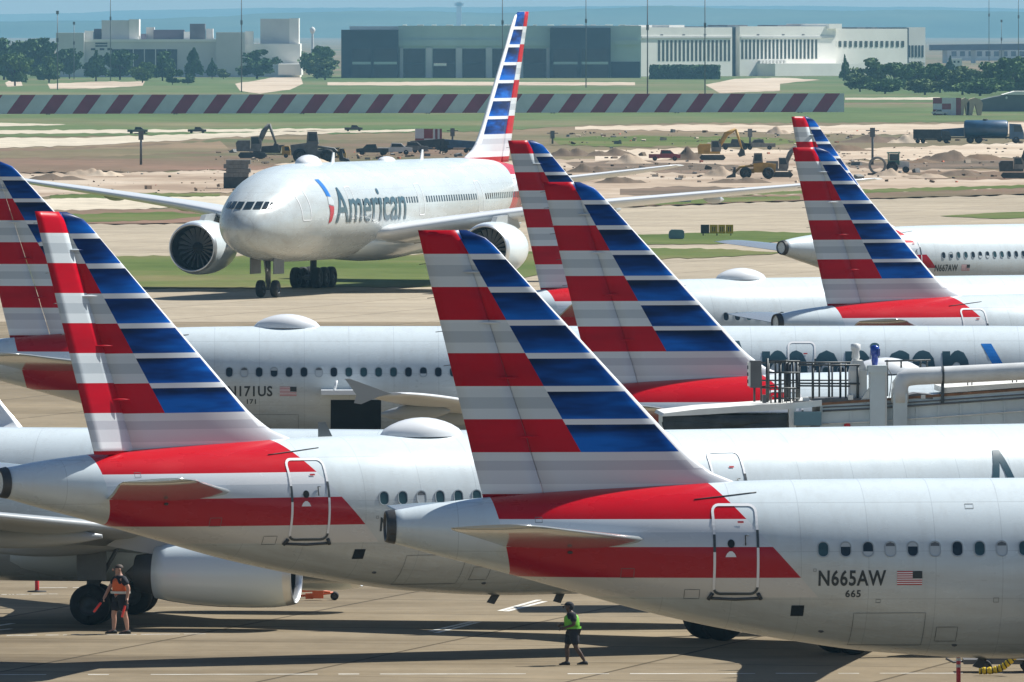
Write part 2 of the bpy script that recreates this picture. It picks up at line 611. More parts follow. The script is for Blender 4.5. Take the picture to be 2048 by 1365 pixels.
def tail_livery(name, z0, p, colx, colk, lex, lek, seed=0.0, lew=0.13):
    """rows of red / silver behind, blue / white ahead; z0 = foot of lowest blue row, p = row height,
    column line x = colx - colk*(z-z0), leading edge x = lex - lek*(z-z0)"""
    n = NT(name)
    x, y, z = n.xyz()
    h = n.sub(z, z0)
    t1 = n.m_('FRACT', n.m_('DIVIDE', h, p))
    t2 = n.m_('FRACT', n.m_('DIVIDE', h, 2 * p))
    red = n.ramp(n.noise(0.7, 3, (0.5, 1, 2.5), off=(seed, 0, 0)), [(0.3, (0.38, 0.001, 0.012)), (0.7, (0.52, 0.002, 0.016))])
    silv = n.ramp(t2, [(0.5, (0.60, 0.655, 0.68)), (0.66, (0.44, 0.495, 0.53)), (0.83, (0.58, 0.635, 0.66)), (0.95, (0.63, 0.68, 0.70))], 'CONSTANT')
    k = n.ramp(n.noise(0.22, 1, (1, 1, 0.4), off=(seed * 3, 0, 0)), [(0.3, (0.8, 0.8, 0.8)), (0.7, (1.1, 1.1, 1.1))])
    silv = n.mix(1.0, silv, k, 'MULTIPLY')
    left = n.mix(n.gt(t2, 0.5), red, silv)
    g = n.noise(0.6, 3, (0.5, 1, 2.8), 0.6, (seed * 7, 0, 2))
    streak = n.add(n.mul(g, 0.8), n.mul(n.sub(0.83, t1), 0.28))
    blue = n.ramp(streak, [(0.37, (0.001, 0.010, 0.050)), (0.48, (0.001, 0.028, 0.15)), (0.57, (0.002, 0.062, 0.30)), (0.69, (0.004, 0.13, 0.54))])
    white = (0.70, 0.73, 0.75)
    right = n.mix(n.gt(t1, 0.83), blue, white)
    cl = n.sub(colx, n.mul(h, colk))
    col = n.mix(n.gt(x, cl), left, right)
    # foot: silver steps across the whole fin, red at the very root
    foot = n.ramp(n.m_('DIVIDE', n.add(h, 2.2 * p), 2.2 * p), [(0.0, (0.40, 0.006, 0.018)), (0.425, (0.74, 0.76, 0.775)), (0.56, (0.60, 0.61, 0.64)), (0.75, (0.48, 0.49, 0.53)), (0.88, (0.62, 0.64, 0.655))], 'CONSTANT')
    col = n.mix(n.lt(h, 0.0), col, foot)
    le = n.sub(n.sub(lex, n.mul(h, lek)), lew)
    col = n.mix(n.mul(n.gt(x, le), n.gt(h, -0.5 * p)), col, (0.74, 0.76, 0.77))
    return n.done(col, 0.34, 0, 0.0, 0.10)


def fuselage_livery(name, zs, xl, kl, xr, kr, zref, silver=None):
    """striped block behind the rear door: zs = stripe heights from the top down"""
    n = NT(name)
    x, y, z = n.xyz()
    base = n.mix(n.ramp(n.noise(0.35, 4, (0.25, 1, 1.2)), [(0.3, (0, 0, 0)), (0.8, (0.16, 0.16, 0.16))]), silver or SILVER, (0.46, 0.51, 0.53))
    # dirt streaks along the belly
    dirt = n.noise(0.8, 5, (0.18, 2, 1), 0.65, (3, 1, 0))
    low = n.node('ShaderNodeMapRange')
    n.put(low.inputs[0], z)
    low.inputs[1].default_value, low.inputs[2].default_value = zref - 0.6, zref - 2.2
    fac = n.mul(n.mul(low.outputs[0], n.m_('POWER', dirt, 1.5)), 1.1)
    base = n.mix(fac, base, (0.30, 0.28, 0.24))
    run = n.noise(1.6, 4, (1.5, 1, 0.10), 0.7, (6, 2, 0))
    base = n.mix(n.ramp(run, [(0.48, (0, 0, 0)), (0.75, (0.22, 0.22, 0.22))]), base, (0.40, 0.40, 0.37))
    base = seams(n, x, y, z, base)
    a, b, c, d, e = zs
    red = (0.55, 0.003, 0.012)
    stripe = n.mix(n.lt(z, a), red, (0.76, 0.78, 0.79))
    stripe = n.mix(n.lt(z, (a + b) / 2 + 0.02), stripe, (0.56, 0.60, 0.635))  # silver step of the livery, with some of the side's shade painted in
    stripe = n.mix(n.lt(z, b), stripe, (0.40, 0.003, 0.014))  # lower stripe in a darker red: shade on the hull side put into colour
    stripe = n.mix(n.lt(z, c), stripe, (0.60, 0.60, 0.585))
    dz = n.sub(zref, z)
    inside = n.mul(n.gt(x, n.add(xl, n.mul(dz, kl))), n.lt(x, n.add(xr, n.mul(dz, kr))))
    inside = n.mul(inside, n.gt(z, d))
    col = n.mix(inside, base, stripe)
    rg = n.ramp(n.noise(1.2, 4, (0.4, 1, 1)), [(0.3, (0.22, 0.22, 0.22)), (0.75, (0.34, 0.34, 0.34))])
    wv = n.noise(1.1, 2, (0.9, 1, 1.4), 0.5, (2, 8, 1))
    n.bump(wv, 0.10, 0.03)
    return n.done(col, rg, 0.10, 0.08, 0.3)


M_silver = paint_mat('silver_paint', SILVER)
M_white = paint_mat('white_paint', (0.76, 0.78, 0.79))
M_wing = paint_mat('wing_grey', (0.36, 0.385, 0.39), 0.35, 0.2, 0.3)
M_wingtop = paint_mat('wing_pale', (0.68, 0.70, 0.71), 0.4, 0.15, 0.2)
M_stab = paint_mat('tailplane_grey', (0.42, 0.45, 0.455), 0.16, 0.3, 0.2)
M_stab.node_tree.nodes['Principled BSDF'].inputs['Metallic'].default_value = 0.45
M_glass = pm('cabin_glass', (0.012, 0.022, 0.03), 0.08, var=0.4, scale=3)
M_glass_t = pm('cabin_glass_teal', (0.03, 0.07, 0.08), 0.1, var=0.3, scale=3)
M_shade = pm('window_shade', (0.46, 0.51, 0.53), 0.5, var=0.06)
M_rim = pm('window_rim', (0.36, 0.41, 0.44), 0.4, var=0.05)
M_black = pm('black_rubber', (0.012, 0.013, 0.014), 0.75, var=0.3, scale=6)
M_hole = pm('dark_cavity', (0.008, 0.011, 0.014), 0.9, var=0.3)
M_metal = pm('bare_metal', (0.42, 0.42, 0.42), 0.32, 0.9, var=0.15)
M_dmetal = pm('dark_metal', (0.07, 0.07, 0.07), 0.5, 0.4, var=0.25)
M_lip = pm('polished_lip', (0.72, 0.74, 0.75), 0.36, 0.8, var=0.05)
M_strut = pm('gear_grey', (0.13, 0.14, 0.145), 0.45, 0.2, var=0.2)
M_fan = pm('fan_titanium', (0.30, 0.31, 0.32), 0.45, 0.3, var=0.2)
M_hub = pm('wheel_hub', (0.05, 0.055, 0.06), 0.5, 0.3, var=0.2)
M_letter = pm('dark_letter', (0.018, 0.028, 0.035), 0.35, var=0.1)
M_title = pm('title_grey', (0.028, 0.075, 0.10), 0.3, 0.0, 0.3, var=0.1)
M_redp = pm('symbol_red', (0.42, 0.012, 0.02), 0.3, var=0.12)
M_bluep = pm('symbol_blue', (0.012, 0.16, 0.52), 0.3, var=0.2)
M_doorw = pm('door_outline', (0.80, 0.81, 0.82), 0.35, var=0.04)
M_doord = pm('door_outline_dark', (0.05, 0.06, 0.065), 0.4, var=0.1)


# ------------------------------------------------------------------ aircraft shapes
class Hull:
    def __init__(self, tab):
        self.f = hermite(tab)
        self.x0, self.x1 = tab[0][0], tab[-1][0]

    def sec(self, x):
        return self.f(x)

    def y(self, x, z):
        t, b, w = self.f(x)
        c, h = (t + b) / 2, max((t - b) / 2, 1e-3)
        q = max(0.0, 1 - ((z - c) / h) ** 2)
        return w * math.sqrt(q)

    def nrm(self, x, z, side):
        t, b, w = self.f(x)
        c, h = (t + b) / 2, max((t - b) / 2, 1e-3)
        v = Vector((0, side * self.y(x, z) / (w * w), (z - c) / (h * h)))
        dy = (self.y(x + .05, z) - self.y(x - .05, z)) / .1
        v.normalize()
        v.x = -dy * abs(v.y)
        return v.normalized()

    def on(self, x, z, side, off=0.0):
        p = Vector((x, side * self.y(x, z), z))
        return p + self.nrm(x, z, side) * off

    def build(self, mb, nx=90, seg=56, mi=0):
        rings = []
        for k in range(nx + 1):
            u = k / nx
            x = self.x0 + (self.x1 - self.x0) * u
            t, b, w = self.f(x)
            c, h = (t + b) / 2, (t - b) / 2
            rings.append([(x, w * math.cos(2 * math.pi * i / seg), c + h * math.sin(2 * math.pi * i / seg)) for i in range(seg)])
        mb.rings(rings, mi, True, True)
        return mb


def rrect(w, h, r, n=5):
    pts = []
    for cx, cz, a0 in ((w / 2 - r, h / 2 - r, 0), (-w / 2 + r, h / 2 - r, 90), (-w / 2 + r, -h / 2 + r, 180), (w / 2 - r, -h / 2 + r, 270)):
        for i in range(n + 1):
            a = R(a0 + 90 * i / n)
            pts.append((cx + r * math.cos(a), cz + r * math.sin(a)))
    return pts


def window_mesh(name, kind, w=0.235, h=0.335):
    """pane facing -y with a slim raised rim"""
    mb = MB()
    o = rrect(w + .05, h + .05, (w + .05) * .46)
    i = rrect(w, h, w * .46)
    n = len(o)
    vs = [(p[0], 0.0, p[1]) for p in o] + [(p[0] * .99, -0.014, p[1] * .99) for p in o] + [(p[0], -0.012, p[1]) for p in i] + [(p[0], -0.003, p[1]) for p in i]
    fs = []
    for k in range(n):
        j = (k + 1) % n
        for q in range(3):
            fs.append((q * n + k, q * n + j, (q + 1) * n + j, (q + 1) * n + k))
    mb.add(vs, fs, 0)
    pane = [(p[0], -0.004, p[1]) for p in i]
    if kind in ('open', 'teal'):
        mb.add(pane, [tuple(range(n))], 1)
    elif kind == 'shut':
        mb.add(pane, [tuple(range(n))], 2)
        mb.add([(-w * .46, -.006, h * .2), (w * .46, -.006, h * .2), (w * .4, -.006, h * .38), (0, -.006, h * .49), (-w * .4, -.006, h * .38)], [(0, 1, 2, 3, 4)], 3)
    else:
        mb.add(pane, [tuple(range(n))], 1)
        zc = h * (.02 if kind == 'half' else -.16)
        cut = [p for p in i if p[1] <= zc] if kind == 'low' else [p for p in i if p[1] >= zc]
        mb.add([(p[0] * .97, -0.006, p[1] * .97) for p in cut], [tuple(range(len(cut)))], 2)
    me = mb.mesh(name, [M_rim, M_glass_t if kind == 'teal' else M_glass, M_shade, M_strut])
    fix_normals(me)
    return me


WIN = {k: window_mesh('cabin_window', k) for k in ('open', 'teal', 'half', 'low', 'shut')}


def place_on(o, hull, x, z, side, off=0.004):
    """set an object modelled facing -y, up z, onto the hull side"""
    nv = hull.nrm(x, z, side)
    up = Vector((0, 0, 1))
    up = (up - nv * up.dot(nv)).normalized()
    xa = up.cross(-nv) * -1
    xa = (-nv).cross(up) if False else up.cross(nv) * -1
    # local axes: x -> xa, y -> -nv (outside is -y), z -> up
    ya = -nv
    xa = ya.cross(up)
    m = Matrix((xa, ya, up)).transposed().to_4x4()
    m.translation = hull.on(x, z, side, off)
    o.matrix_local = m
    return o


def side_strip(mb, hull, side, path, width, off, mi=0, closed=True, mifun=None):
    """flat band following a path of (x,z) on the hull"""
    n = len(path)
    q = []
    for i in range(n):
        a = path[(i - 1) % n] if closed or i else path[0]
        b = path[(i + 1) % n] if closed or i < n - 1 else path[-1]
        dx, dz = b[0] - a[0], b[1] - a[1]
        l = math.hypot(dx, dz) or 1
        nx_, nz_ = -dz / l * width / 2, dx / l * width / 2
        p = path[i]
        q.append((hull.on(p[0] + nx_, p[1] + nz_, side, off), hull.on(p[0] - nx_, p[1] - nz_, side, off)))
    for i in range(n if closed else n - 1):
        j = (i + 1) % n
        m_ = mifun(path[i]) if mifun else mi
        mb.add([q[i][0], q[j][0], q[j][1], q[i][1]], [(0, 1, 2, 3)], m_)
    return mb


def densify(path, step=0.12, closed=True):
    out = []
    n = len(path)
    for i in range(n if closed else n - 1):
        a, b = path[i], path[(i + 1) % n]
        k = max(1, int(math.hypot(b[0] - a[0], b[1] - a[1]) / step))
        for q in range(k):
            out.append((a[0] + (b[0] - a[0]) * q / k, a[1] + (b[1] - a[1]) * q / k))
    if not closed:
        out.append(path[-1])
    return out


def side_poly(hull, side, polys, off, name, mats, parent, mis=None, cut=0.12):
    """flat polygons [(x,z)...] cut into rows and laid on the hull"""
    bm = bmesh.new()
    for k, poly in enumerate(polys):
        vs = [bm.verts.new((p[0], 0, p[1])) for p in poly]
        f = bm.faces.new(vs)
        f.material_index = mis[k] if mis else 0
    return _lay(bm, hull, side, off, name, mats, parent, cut)


def _lay(bm, hull, side, off, name, mats, parent, cut):
    zs = [v.co.z for v in bm.verts]
    z = min(zs) + cut
    while z < max(zs):
        bmesh.ops.bisect_plane(bm, geom=bm.verts[:] + bm.edges[:] + bm.faces[:], plane_co=(0, 0, z), plane_no=(0, 0, 1), dist=1e-4)
        z += cut
    if name in ('flight_symbol', 'symbol_head', 'symbol_tail', 'title'):
        xs = [v.co.x for v in bm.verts]
        q = min(xs) + .3
        while q < max(xs):
            bmesh.ops.bisect_plane(bm, geom=bm.verts[:] + bm.edges[:] + bm.faces[:], plane_co=(q, 0, 0), plane_no=(1, 0, 0), dist=1e-4)
            q += .3
    for v in bm.verts:
        v.co = hull.on(v.co.x, v.co.z, side, off)
    bmesh.ops.recalc_face_normals(bm, faces=bm.faces)
    me = bpy.data.meshes.new(name)
    bm.to_mesh(me)
    bm.free()
    for m in (mats if isinstance(mats, (list, tuple)) else [mats]):
        me.materials.append(m)
    return link(name, me, parent)


def text_mesh(s, size, spacing=1.0, bold=0.0):
    cu = bpy.data.curves.new('lettering', 'FONT')
    cu.body = s
    cu.size = size
    cu.space_character = spacing
    cu.offset = bold
    cu.resolution_u = 3
    o = bpy.data.objects.new('lettering', cu)
    COL.objects.link(o)
    dg = bpy.context.evaluated_depsgraph_get()
    me = bpy.data.meshes.new_from_object(o.evaluated_get(dg))
    bpy.data.objects.remove(o)
    bpy.data.curves.remove(cu)
    return me


def side_text(hull, side, s, x, z, size, mat, parent, name='lettering', spacing=1.0, bold=0.0, width=None, off=0.006, cut=0.12, xcut=None, tall=0.0):
    me = text_mesh(s, size, spacing, bold)
    bm = bmesh.new()
    bm.from_mesh(me)
    bpy.data.meshes.remove(me)
    w = max(v.co.x for v in bm.verts)
    k = (width / w) if width else 1.0
    sg = 1 if side < 0 else -1
    for v in bm.verts:
        q = v.co.y
        if tall:
            xh = .475 * size
            cap = .70 * size
            q = q * tall if q < xh else xh * tall + (q - xh) * (cap - xh * tall) / (cap - xh)
        v.co = Vector((x + sg * v.co.x * k, 0, z + q))
    return _lay(bm, hull, side, off, name, mat, parent, cut)


def airfoil_ring(x_le, x_te, y, z, tk, n=9, tilt=0.0, vertical=False):
    """closed section from leading edge to trailing edge, thickness tk"""
    c = x_le - x_te
    up, lo = [], []
    for i in range(n):
        u = (1 - math.cos(math.pi * i / (n - 1))) / 2
        t = tk * (2.6 * math.sqrt(max(u, 0)) * (1 - u) * 0.5 + 0.06 * u * (1 - u)) if 0 < u < 1 else 0.0
        x = x_le - c * u
        zz = z - tilt * u * c
        if vertical:
            up.append((x, y + t, z))
            lo.append((x, y - t, z))
        else:
            up.append((x, y, zz + t))
            lo.append((x, y, zz - t))
    return up + lo[::-1][1:-1]


def build_fin(hull, parent, prof, mat, rud=0.0, hinge=None, name='vertical_fin', nz=34):
    """prof(z) -> (x_te, x_hinge, x_le, thickness); fin ahead of the hinge, rudder behind it"""
    zs = [prof['z0'] + (prof['z1'] - prof['z0']) * i / nz for i in range(nz + 1)]
    fin, rd = MB(), MB()
    rf, rr = [], []
    for z in zs:
        te, hg, le, tk = prof['f'](z)
        n = 12
        sec = lambda u: tk * (2.35 * math.sqrt(u) * (1 - u) + 0.02) * 0.55
        c = le - te
        uh = (le - hg) / c
        up, lo = [], []
        for i in range(n + 1):
            u = uh * (1 - math.cos(math.pi * i / n / 2))
            t = sec(u) if u > 0 else 0
            up.append((le - c * u, t, z))
            lo.append((le - c * u, -t, z))
        rf.append(up + lo[::-1][:-1])
        up, lo = [], []
        uh2 = uh + 0.0045
        for i in range(5):
            u = uh2 + (1 - uh2) * i / 4
            t = sec(u) if i < 4 else 0.012
            up.append((le - c * u, t, z))
            lo.append((le - c * u, -t, z))
        rr.append(up + lo[::-1])
    # rounded tip
    fin.rings(rf, 0, False, True)
    o = fin.build(name, mat, parent)
    if rud:
        za, zb = zs[0], zs[-1]
        ha = Vector((prof['f'](za)[1], 0, za))
        hb = Vector((prof['f'](zb)[1], 0, zb))
        ax = (hb - ha).normalized()
        Mr = Matrix.Translation(ha) @ Matrix.Rotation(rud, 4, ax) @ Matrix.Translation(-ha)
    z_lo = prof.get('rud_z0', zs[0])
    rr2 = [r for r, z in zip(rr, zs) if z >= z_lo]
    rd.rings(rr2, 0, True, True)
    r = rd.build('rudder', mat, o)
    if prof['z1'] < 13:
        for zz in (6.9, 8.3, 9.6, 10.8):
            te, hg, le, tk = prof['f'](zz)
            q = MB()
            rs_ = []
            for i_ in range(7):
                u_ = i_ / 6
                rd_ = .030 * math.sin(math.pi * min(max(u_, .05), .95))
                rs_.append([(hg + .26 - .52 * u_, -tk * .55 - .01 + rd_ * math.cos(a_), zz + rd_ * math.sin(a_)) for a_ in (2 * math.pi * k_ / 8 for k_ in range(8))])
            q.rings(rs_, 0, True, True)
            q.build('hinge_fairing', mat, o)
        for zz in (8.6, 9.4, 10.2, 11.0, 11.5):
            te, hg, le, tk = prof['f'](zz)
            q = MB()
            q.tube([(te + .03, 0, zz), (te - .16, 0, zz - .02)], .009, 5)
            q.build('static_wick', M_dmetal, r)
    if rud:
        r.matrix_local = Mr
    return o


def build_wing(parent, side, tab, mat, name='wing', tip='fence', fairings=(), seg=9):
    """tab rows: (y, x_le, x_te, z, thickness)"""
    f = hermite(tab)
    y0, y1 = tab[0][0], tab[-1][0]
    mb = MB()
    rings = []
    N = 22
    for k in range(N + 1):
        y = y0 + (y1 - y0) * k / N
        le, te, z, tk = f(y)
        rings.append(airfoil_ring(le, te, side * y, z, tk, seg, 0.03))
    mb.rings(rings, 0, True, True)
    w = mb.build(name, mat, parent)
    le, te, z, tk = f(y1)
    if tip == 'fence':
        q = MB()
        poly = [(le - .35, z), (le - .75, z + .14), (te - .45, z + .52), (te - .62, z + .52), (te - .22, z - .04), (te - .3, z - .32), (te - .06, z - .36), (le - .8, z - .10)]
        q.prism(poly, side * (y1 + .0), side * (y1 + .07))
        q.build('wingtip_fence', M_wing, w)
    elif tip == 'winglet':
        q = MB()
        rs = []
        for k in range(10):
            a = k / 9
            ang = R(78) * min(1, a * 2.2)
            yy = y1 + 1.0 * math.sin(min(ang, R(78))) * min(1, a * 2) * .8 + .25 * a
            zz = z + 1.4 * a ** 1.35
            c = (le - te) * (1 - .62 * a)
            l2 = le - 1.55 * a
            t = 0.10
            ring = []
            for i in range(8):
                b = 2 * math.pi * i / 8
                ring.append((l2 - c / 2 + c / 2 * math.cos(b), side * yy + t * .5 * math.sin(b), zz + .02 * math.sin(b)))
            rs.append(ring)
        q.rings(rs, 0, True, True)
        q.build('winglet', M_white, w)
    for yf, ln in fairings:
        le, te, z, tk = f(yf)
        q = MB()
        rs = []
        for k in range(9):
            a = k / 8
            rad = .30 * math.sin(math.pi * min(max(a, .02), .98)) ** .6
            cx = te + ln * .72 - ln * a
            rs.append([(cx, side * yf + .7 * rad * math.cos(b), z - .30 - .12 * a + rad * math.sin(b)) for b in (2 * math.pi * i / 10 for i in range(10))])
        q.rings(rs, 0, True, True)
        q.build('flap_track_fairing', M_wing, w)
    return w


def build_engine(parent, xf, y, z, ln, r, mat, core=True, flat=0.0):
    """nacelle whose inlet plane sits at local x = xf (faces +x)"""
    def squash(mb):
        if flat:
            mb.v = [(v[0], v[1], z + (v[2] - z) * (1 - flat if v[2] < z else 1)) for v in mb.v]
        return mb
    o = (0, y, z)
    mb = MB()
    prof = [(xf - .06 * ln, r * .93), (xf - .16 * ln, r * .985), (xf - .32 * ln, r), (xf - .55 * ln, r * .985), (xf - .75 * ln, r * .92), (xf - .90 * ln, r * .83), (xf - ln, r * .74), (xf - ln + .03, r * .70), (xf - .9 * ln, r * .70)]
    mb.lathe(prof, 36, 0, 'x', o)
    e = squash(mb).build('engine', mat, parent)
    lip = MB()
    lip.lathe([(xf - .06 * ln, r * .93), (xf - .025 * ln, r * .90), (xf - .004 * ln, r * .875), (xf, r * .85), (xf - .004 * ln, r * .83), (xf - .03 * ln, r * .815), (xf - .05 * ln, r * .81)], 36, 0, 'x', o)
    squash(lip).build('inlet_lip', M_lip, e)
    duct = MB()
    duct.lathe([(xf - .05 * ln, r * .81), (xf - .28 * ln, r * .80), (xf - .28 * ln, r * .1)], 36, 0, 'x', o)
    squash(duct).build('inlet_duct', M_hole, e)
    fan = MB()
    for k in range(20):
        a = 2 * math.pi * k / 20
        M = Matrix.Translation(o) @ Matrix.Rotation(a, 4, 'X')
        fan.add([M @ Vector(q) for q in ((xf - .22 * ln, -.04, r * .2), (xf - .25 * ln, .05, r * .2), (xf - .26 * ln, .11, r * .74), (xf - .20 * ln, -.11, r * .74))], [(0, 1, 2, 3)])
    fan.build('fan', M_fan, e, fix=False)
    sp = MB()
    sp.lathe([(xf - .10 * ln, .01), (xf - .13 * ln, r * .07), (xf - .18 * ln, r * .15), (xf - .24 * ln, r * .21)], 20, 0, 'x', o)
    sp.build('spinner', M_dmetal, e)
    if core:
        cr = MB()
        cr.lathe([(xf - .85 * ln, r * .60), (xf - 1.0 * ln, r * .58), (xf - 1.14 * ln, r * .50), (xf - 1.145 * ln, r * .30), (xf - 1.22 * ln, .02)], 24, 0, 'x', o)
        cr.build('exhaust_nozzle', M_dmetal, e)
    py = MB()
    py.prism([(xf - .30 * ln, z + r * .8), (xf - .45 * ln, z + r * 1.18), (xf - 1.15 * ln, z + r * 1.25), (xf - 1.35 * ln, z + r * .75), (xf - .9 * ln, z + r * .45)], y - .16, y + .16)
    py.build('pylon', M_wing, e)
    return e


_WH = {}


def wheel_mesh(r, w):
    key = (round(r, 3), round(w, 3))
    if key not in _WH:
        mb = MB()
        mb.lathe([(-w * .5, r * .52), (-w * .5, r * .80), (-w * .40, r * .95), (-w * .2, r), (w * .2, r), (w * .40, r * .95), (w * .5, r * .80), (w * .5, r * .52)], 28, 0, 'y')
        for s in (-1, 1):
            mb.lathe([(s * w * .5, r * .52), (s * w * .36, r * .46), (s * w * .30, r * .16), (s * w * .42, r * .13), (s * w * .42, 0.001)], 20, 1, 'y')
        me = mb.mesh('wheel', [M_black, M_hub])
        fix_normals(me)
        _WH[key] = me
    return _WH[key]


def build_gear(parent, x, y, ztop, r, w, sp, rows=(0.0,), name='landing_gear', doors=True):
    mb = MB()
    mb.cyl((x, y, r * .9 if len(rows) == 1 else r * 1.1), (x, y, ztop), .13 * (r / .58), 12, 0)
    mb.cyl((x, y, r * 1.6), (x, y, ztop), .19 * (r / .58), 12, 0)
    mb.tube([(x + .1, y, r * 1.9), (x + .9, y, ztop)], .06, 8, 0)
    mb.tube([(x, y, r), (x - .35, y, r * 1.5), (x - .1, y, r * 2.1)], .05, 8, 0)
    mb.cyl((x, y - sp / 2 - w * .3, r), (x, y + sp / 2 + w * .3, r), .09, 10, 0)
    if len(rows) > 1:
        mb.box((x + min(rows), y - .16, r - .14), (x + max(rows), y + .16, r + .16))
        for q in rows:
            mb.cyl((x + q, y - sp / 2 - w * .3, r), (x + q, y + sp / 2 + w * .3, r), .1, 10, 0)
    g = mb.build(name, M_strut, parent)
    for q in rows:
        for s in (-1, 1):
            link('wheel', wheel_mesh(r, w), g, (x + q, y + s * sp / 2, r))
    if doors:
        d = MB()
        d.box((x - .42, y - .24, r * 2.2), (x + .42, y - .20, ztop - .1))
        d.build('gear_door', M_strut, g)
    return g


def rounded_door(hull, side, xc, zb, zt, w, parent, mat, mark=True, small=False):
    """cabin door: proud panel, painted outline, small window, handle, sill"""
    h = zt - zb
    path = [(xc + p[0], (zb + zt) / 2 + p[1]) for p in rrect(w, h, .16 if not small else .08, 4)]
    pan = densify(path, .10)
    mb = MB()
    # panel edge
    side_strip(mb, hull, side, pan, .02, .010)
    o = mb.build('door', M_strut, parent)
    fr = MB()
    zs_ = lambda p: 1 if (p[1] < zb + .12 or (zb + h * .48 < p[1] < zb + h * .72)) else 0
    side_strip(fr, hull, side, pan, .06, .014, mifun=zs_ if mark else None)
    fr.build('door_outline', [M_doorw, M_doord], o)
    if mark:
        wn_ = MB()
        c = [(xc - .12 + .085 * math.cos(2 * math.pi * i / 14), zb + h * .57 + .10 * math.sin(2 * math.pi * i / 14)) for i in range(14)]
        side_poly(hull, side, [c], .016, 'door_window', M_hole, o)
        hd = MB()
        hd.tube([hull.on(xc + .22, zb + h * .55, side, .03), hull.on(xc + .22, zb + h * .66, side, .03), hull.on(xc + .30, zb + h * .66, side, .03)], .016, 6)
        hd.build('door_handle', M_doord, o)
        side_poly(hull, side, [[(xc - .26, zb + h * .42), (xc + .0, zb + h * .42), (xc - .04, zb + h * .46), (xc - .10, zb + h * .485), (xc - .16, zb + h * .485), (xc - .22, zb + h * .46)]], .016, 'handle_plate', M_doorw, o)
        sl = MB()
        for a in (-1, 1):
            sl.tube([hull.on(xc + a * (w / 2 + .10), zb - .12, side, .02), hull.on(xc + a * (w / 2 + .02), zb + .02, side, .03)], .05, 6)
        sl.tube([hull.on(xc + (w / 2 + .10) * t / 4, zb - .10 - .03 * (1 - abs(t) / 4), side, .015) for t in range(-4, 5)], .035, 6)
        sl.build('door_sill', M_dmetal, o)
        side_poly(hull, side, [[(xc + .06, zb + h * .80), (xc + .20, zb + h * .80), (xc + .20, zb + h * .82), (xc + .06, zb + h * .82)]], .016, 'warning_mark', M_redp, o)
    return o


def flag(hull, side, x, z, w, parent):
    h = w * .55
    polys, mis = [], []
    for k in range(13):
        polys.append([(x, z + h * k / 13), (x + w, z + h * k / 13), (x + w, z + h * (k + 1) / 13), (x, z + h * (k + 1) / 13)])
        mis.append(k % 2)
    o = side_poly(hull, side, polys, .006, 'flag', [M_redp, M_doorw], parent, mis)
    # canton leads towards the nose
    side_poly(hull, side, [[(x + w * .62, z + h * .46), (x + w, z + h * .46), (x + w, z + h), (x + w * .62, z + h)]], .011, 'flag_canton', M_letter, o)
    return o


def flight_symbol(hull, side, x, z, h, parent, lean=1.0, wide=1.0):
    """slanted blue wing above, pale head, red wing below; x = foot, leans towards the tail on top"""
    s = 1 if side < 0 else -1
    o8 = .008 if h < 2.5 else .02
    cen = hermite([(0, -.08), (.2, .1), (.42, .16), (.6, .12), (1, -.1)])
    q = lambda pts: [(x + s * h * (float(cen(v)[0]) * lean + (u - float(cen(v)[0])) * wide), z + v * h) for u, v in pts]
    o = side_poly(hull, side, [q([(0.02, .62), (.20, .60), (-.02, 1.0), (-.18, 1.0)])], o8, 'flight_symbol', M_bluep, parent)
    side_poly(hull, side, [q([(.04, .44), (.28, .40), (.30, .50), (.20, .60), (.05, .61)])], o8 + .0005, 'symbol_head', M_shade, o)
    side_poly(hull, side, [q([(.05, .42), (.27, .38), (.20, .22), (.02, .05), (-.14, 0), (-.02, .14), (.05, .28)])], o8 + .001, 'symbol_tail', M_redp, o)
    return o


def fin_profile(rows, z0, z1):
    f = hermite(rows)
    return {'z0': z0, 'z1': z1, 'f': lambda z: tuple(f(z))}


def a320_prof():
    # z : x_te, x_hinge, x_le, thickness
    rows = [(5.45, 2.42, 3.98, 9.6, .42), (5.75, 2.34, 3.90, 9.0, .44), (5.95, 2.29, 3.83, 8.4, .45), (6.2, 2.22, 3.75, 7.98, .45), (6.5, 2.14, 3.64, 7.58, .44), (6.9, 2.04, 3.52, 7.17, .42),
            (8.0, 1.75, 3.13, 6.08, .36), (9.5, 1.36, 2.61, 4.60, .29), (11.0, .97, 2.09, 3.12, .22), (11.35, .88, 1.97, 2.78, .20), (11.6, .82, 1.88, 2.50, .17), (11.74, .78, 1.83, 2.20, .12), (11.79, .77, 1.80, 2.0, .08)]
    rows = [(z, a * .94, b * .94, c * .94, d) for z, a, b, c, d in rows]
    return fin_profile(rows, 5.45, 11.79)


A_PROF = a320_prof()
A_TAIL = [tail_livery('tail_livery', 6.53, .783, 4.59, .567, 7.08, .905, s) for s in (0.0, 2.3)]
A_BODY = fuselage_livery('fuselage_livery', (4.98, 4.33, 3.60, 3.13, 0), 2.36, .25, 7.66, .905, 5.75)


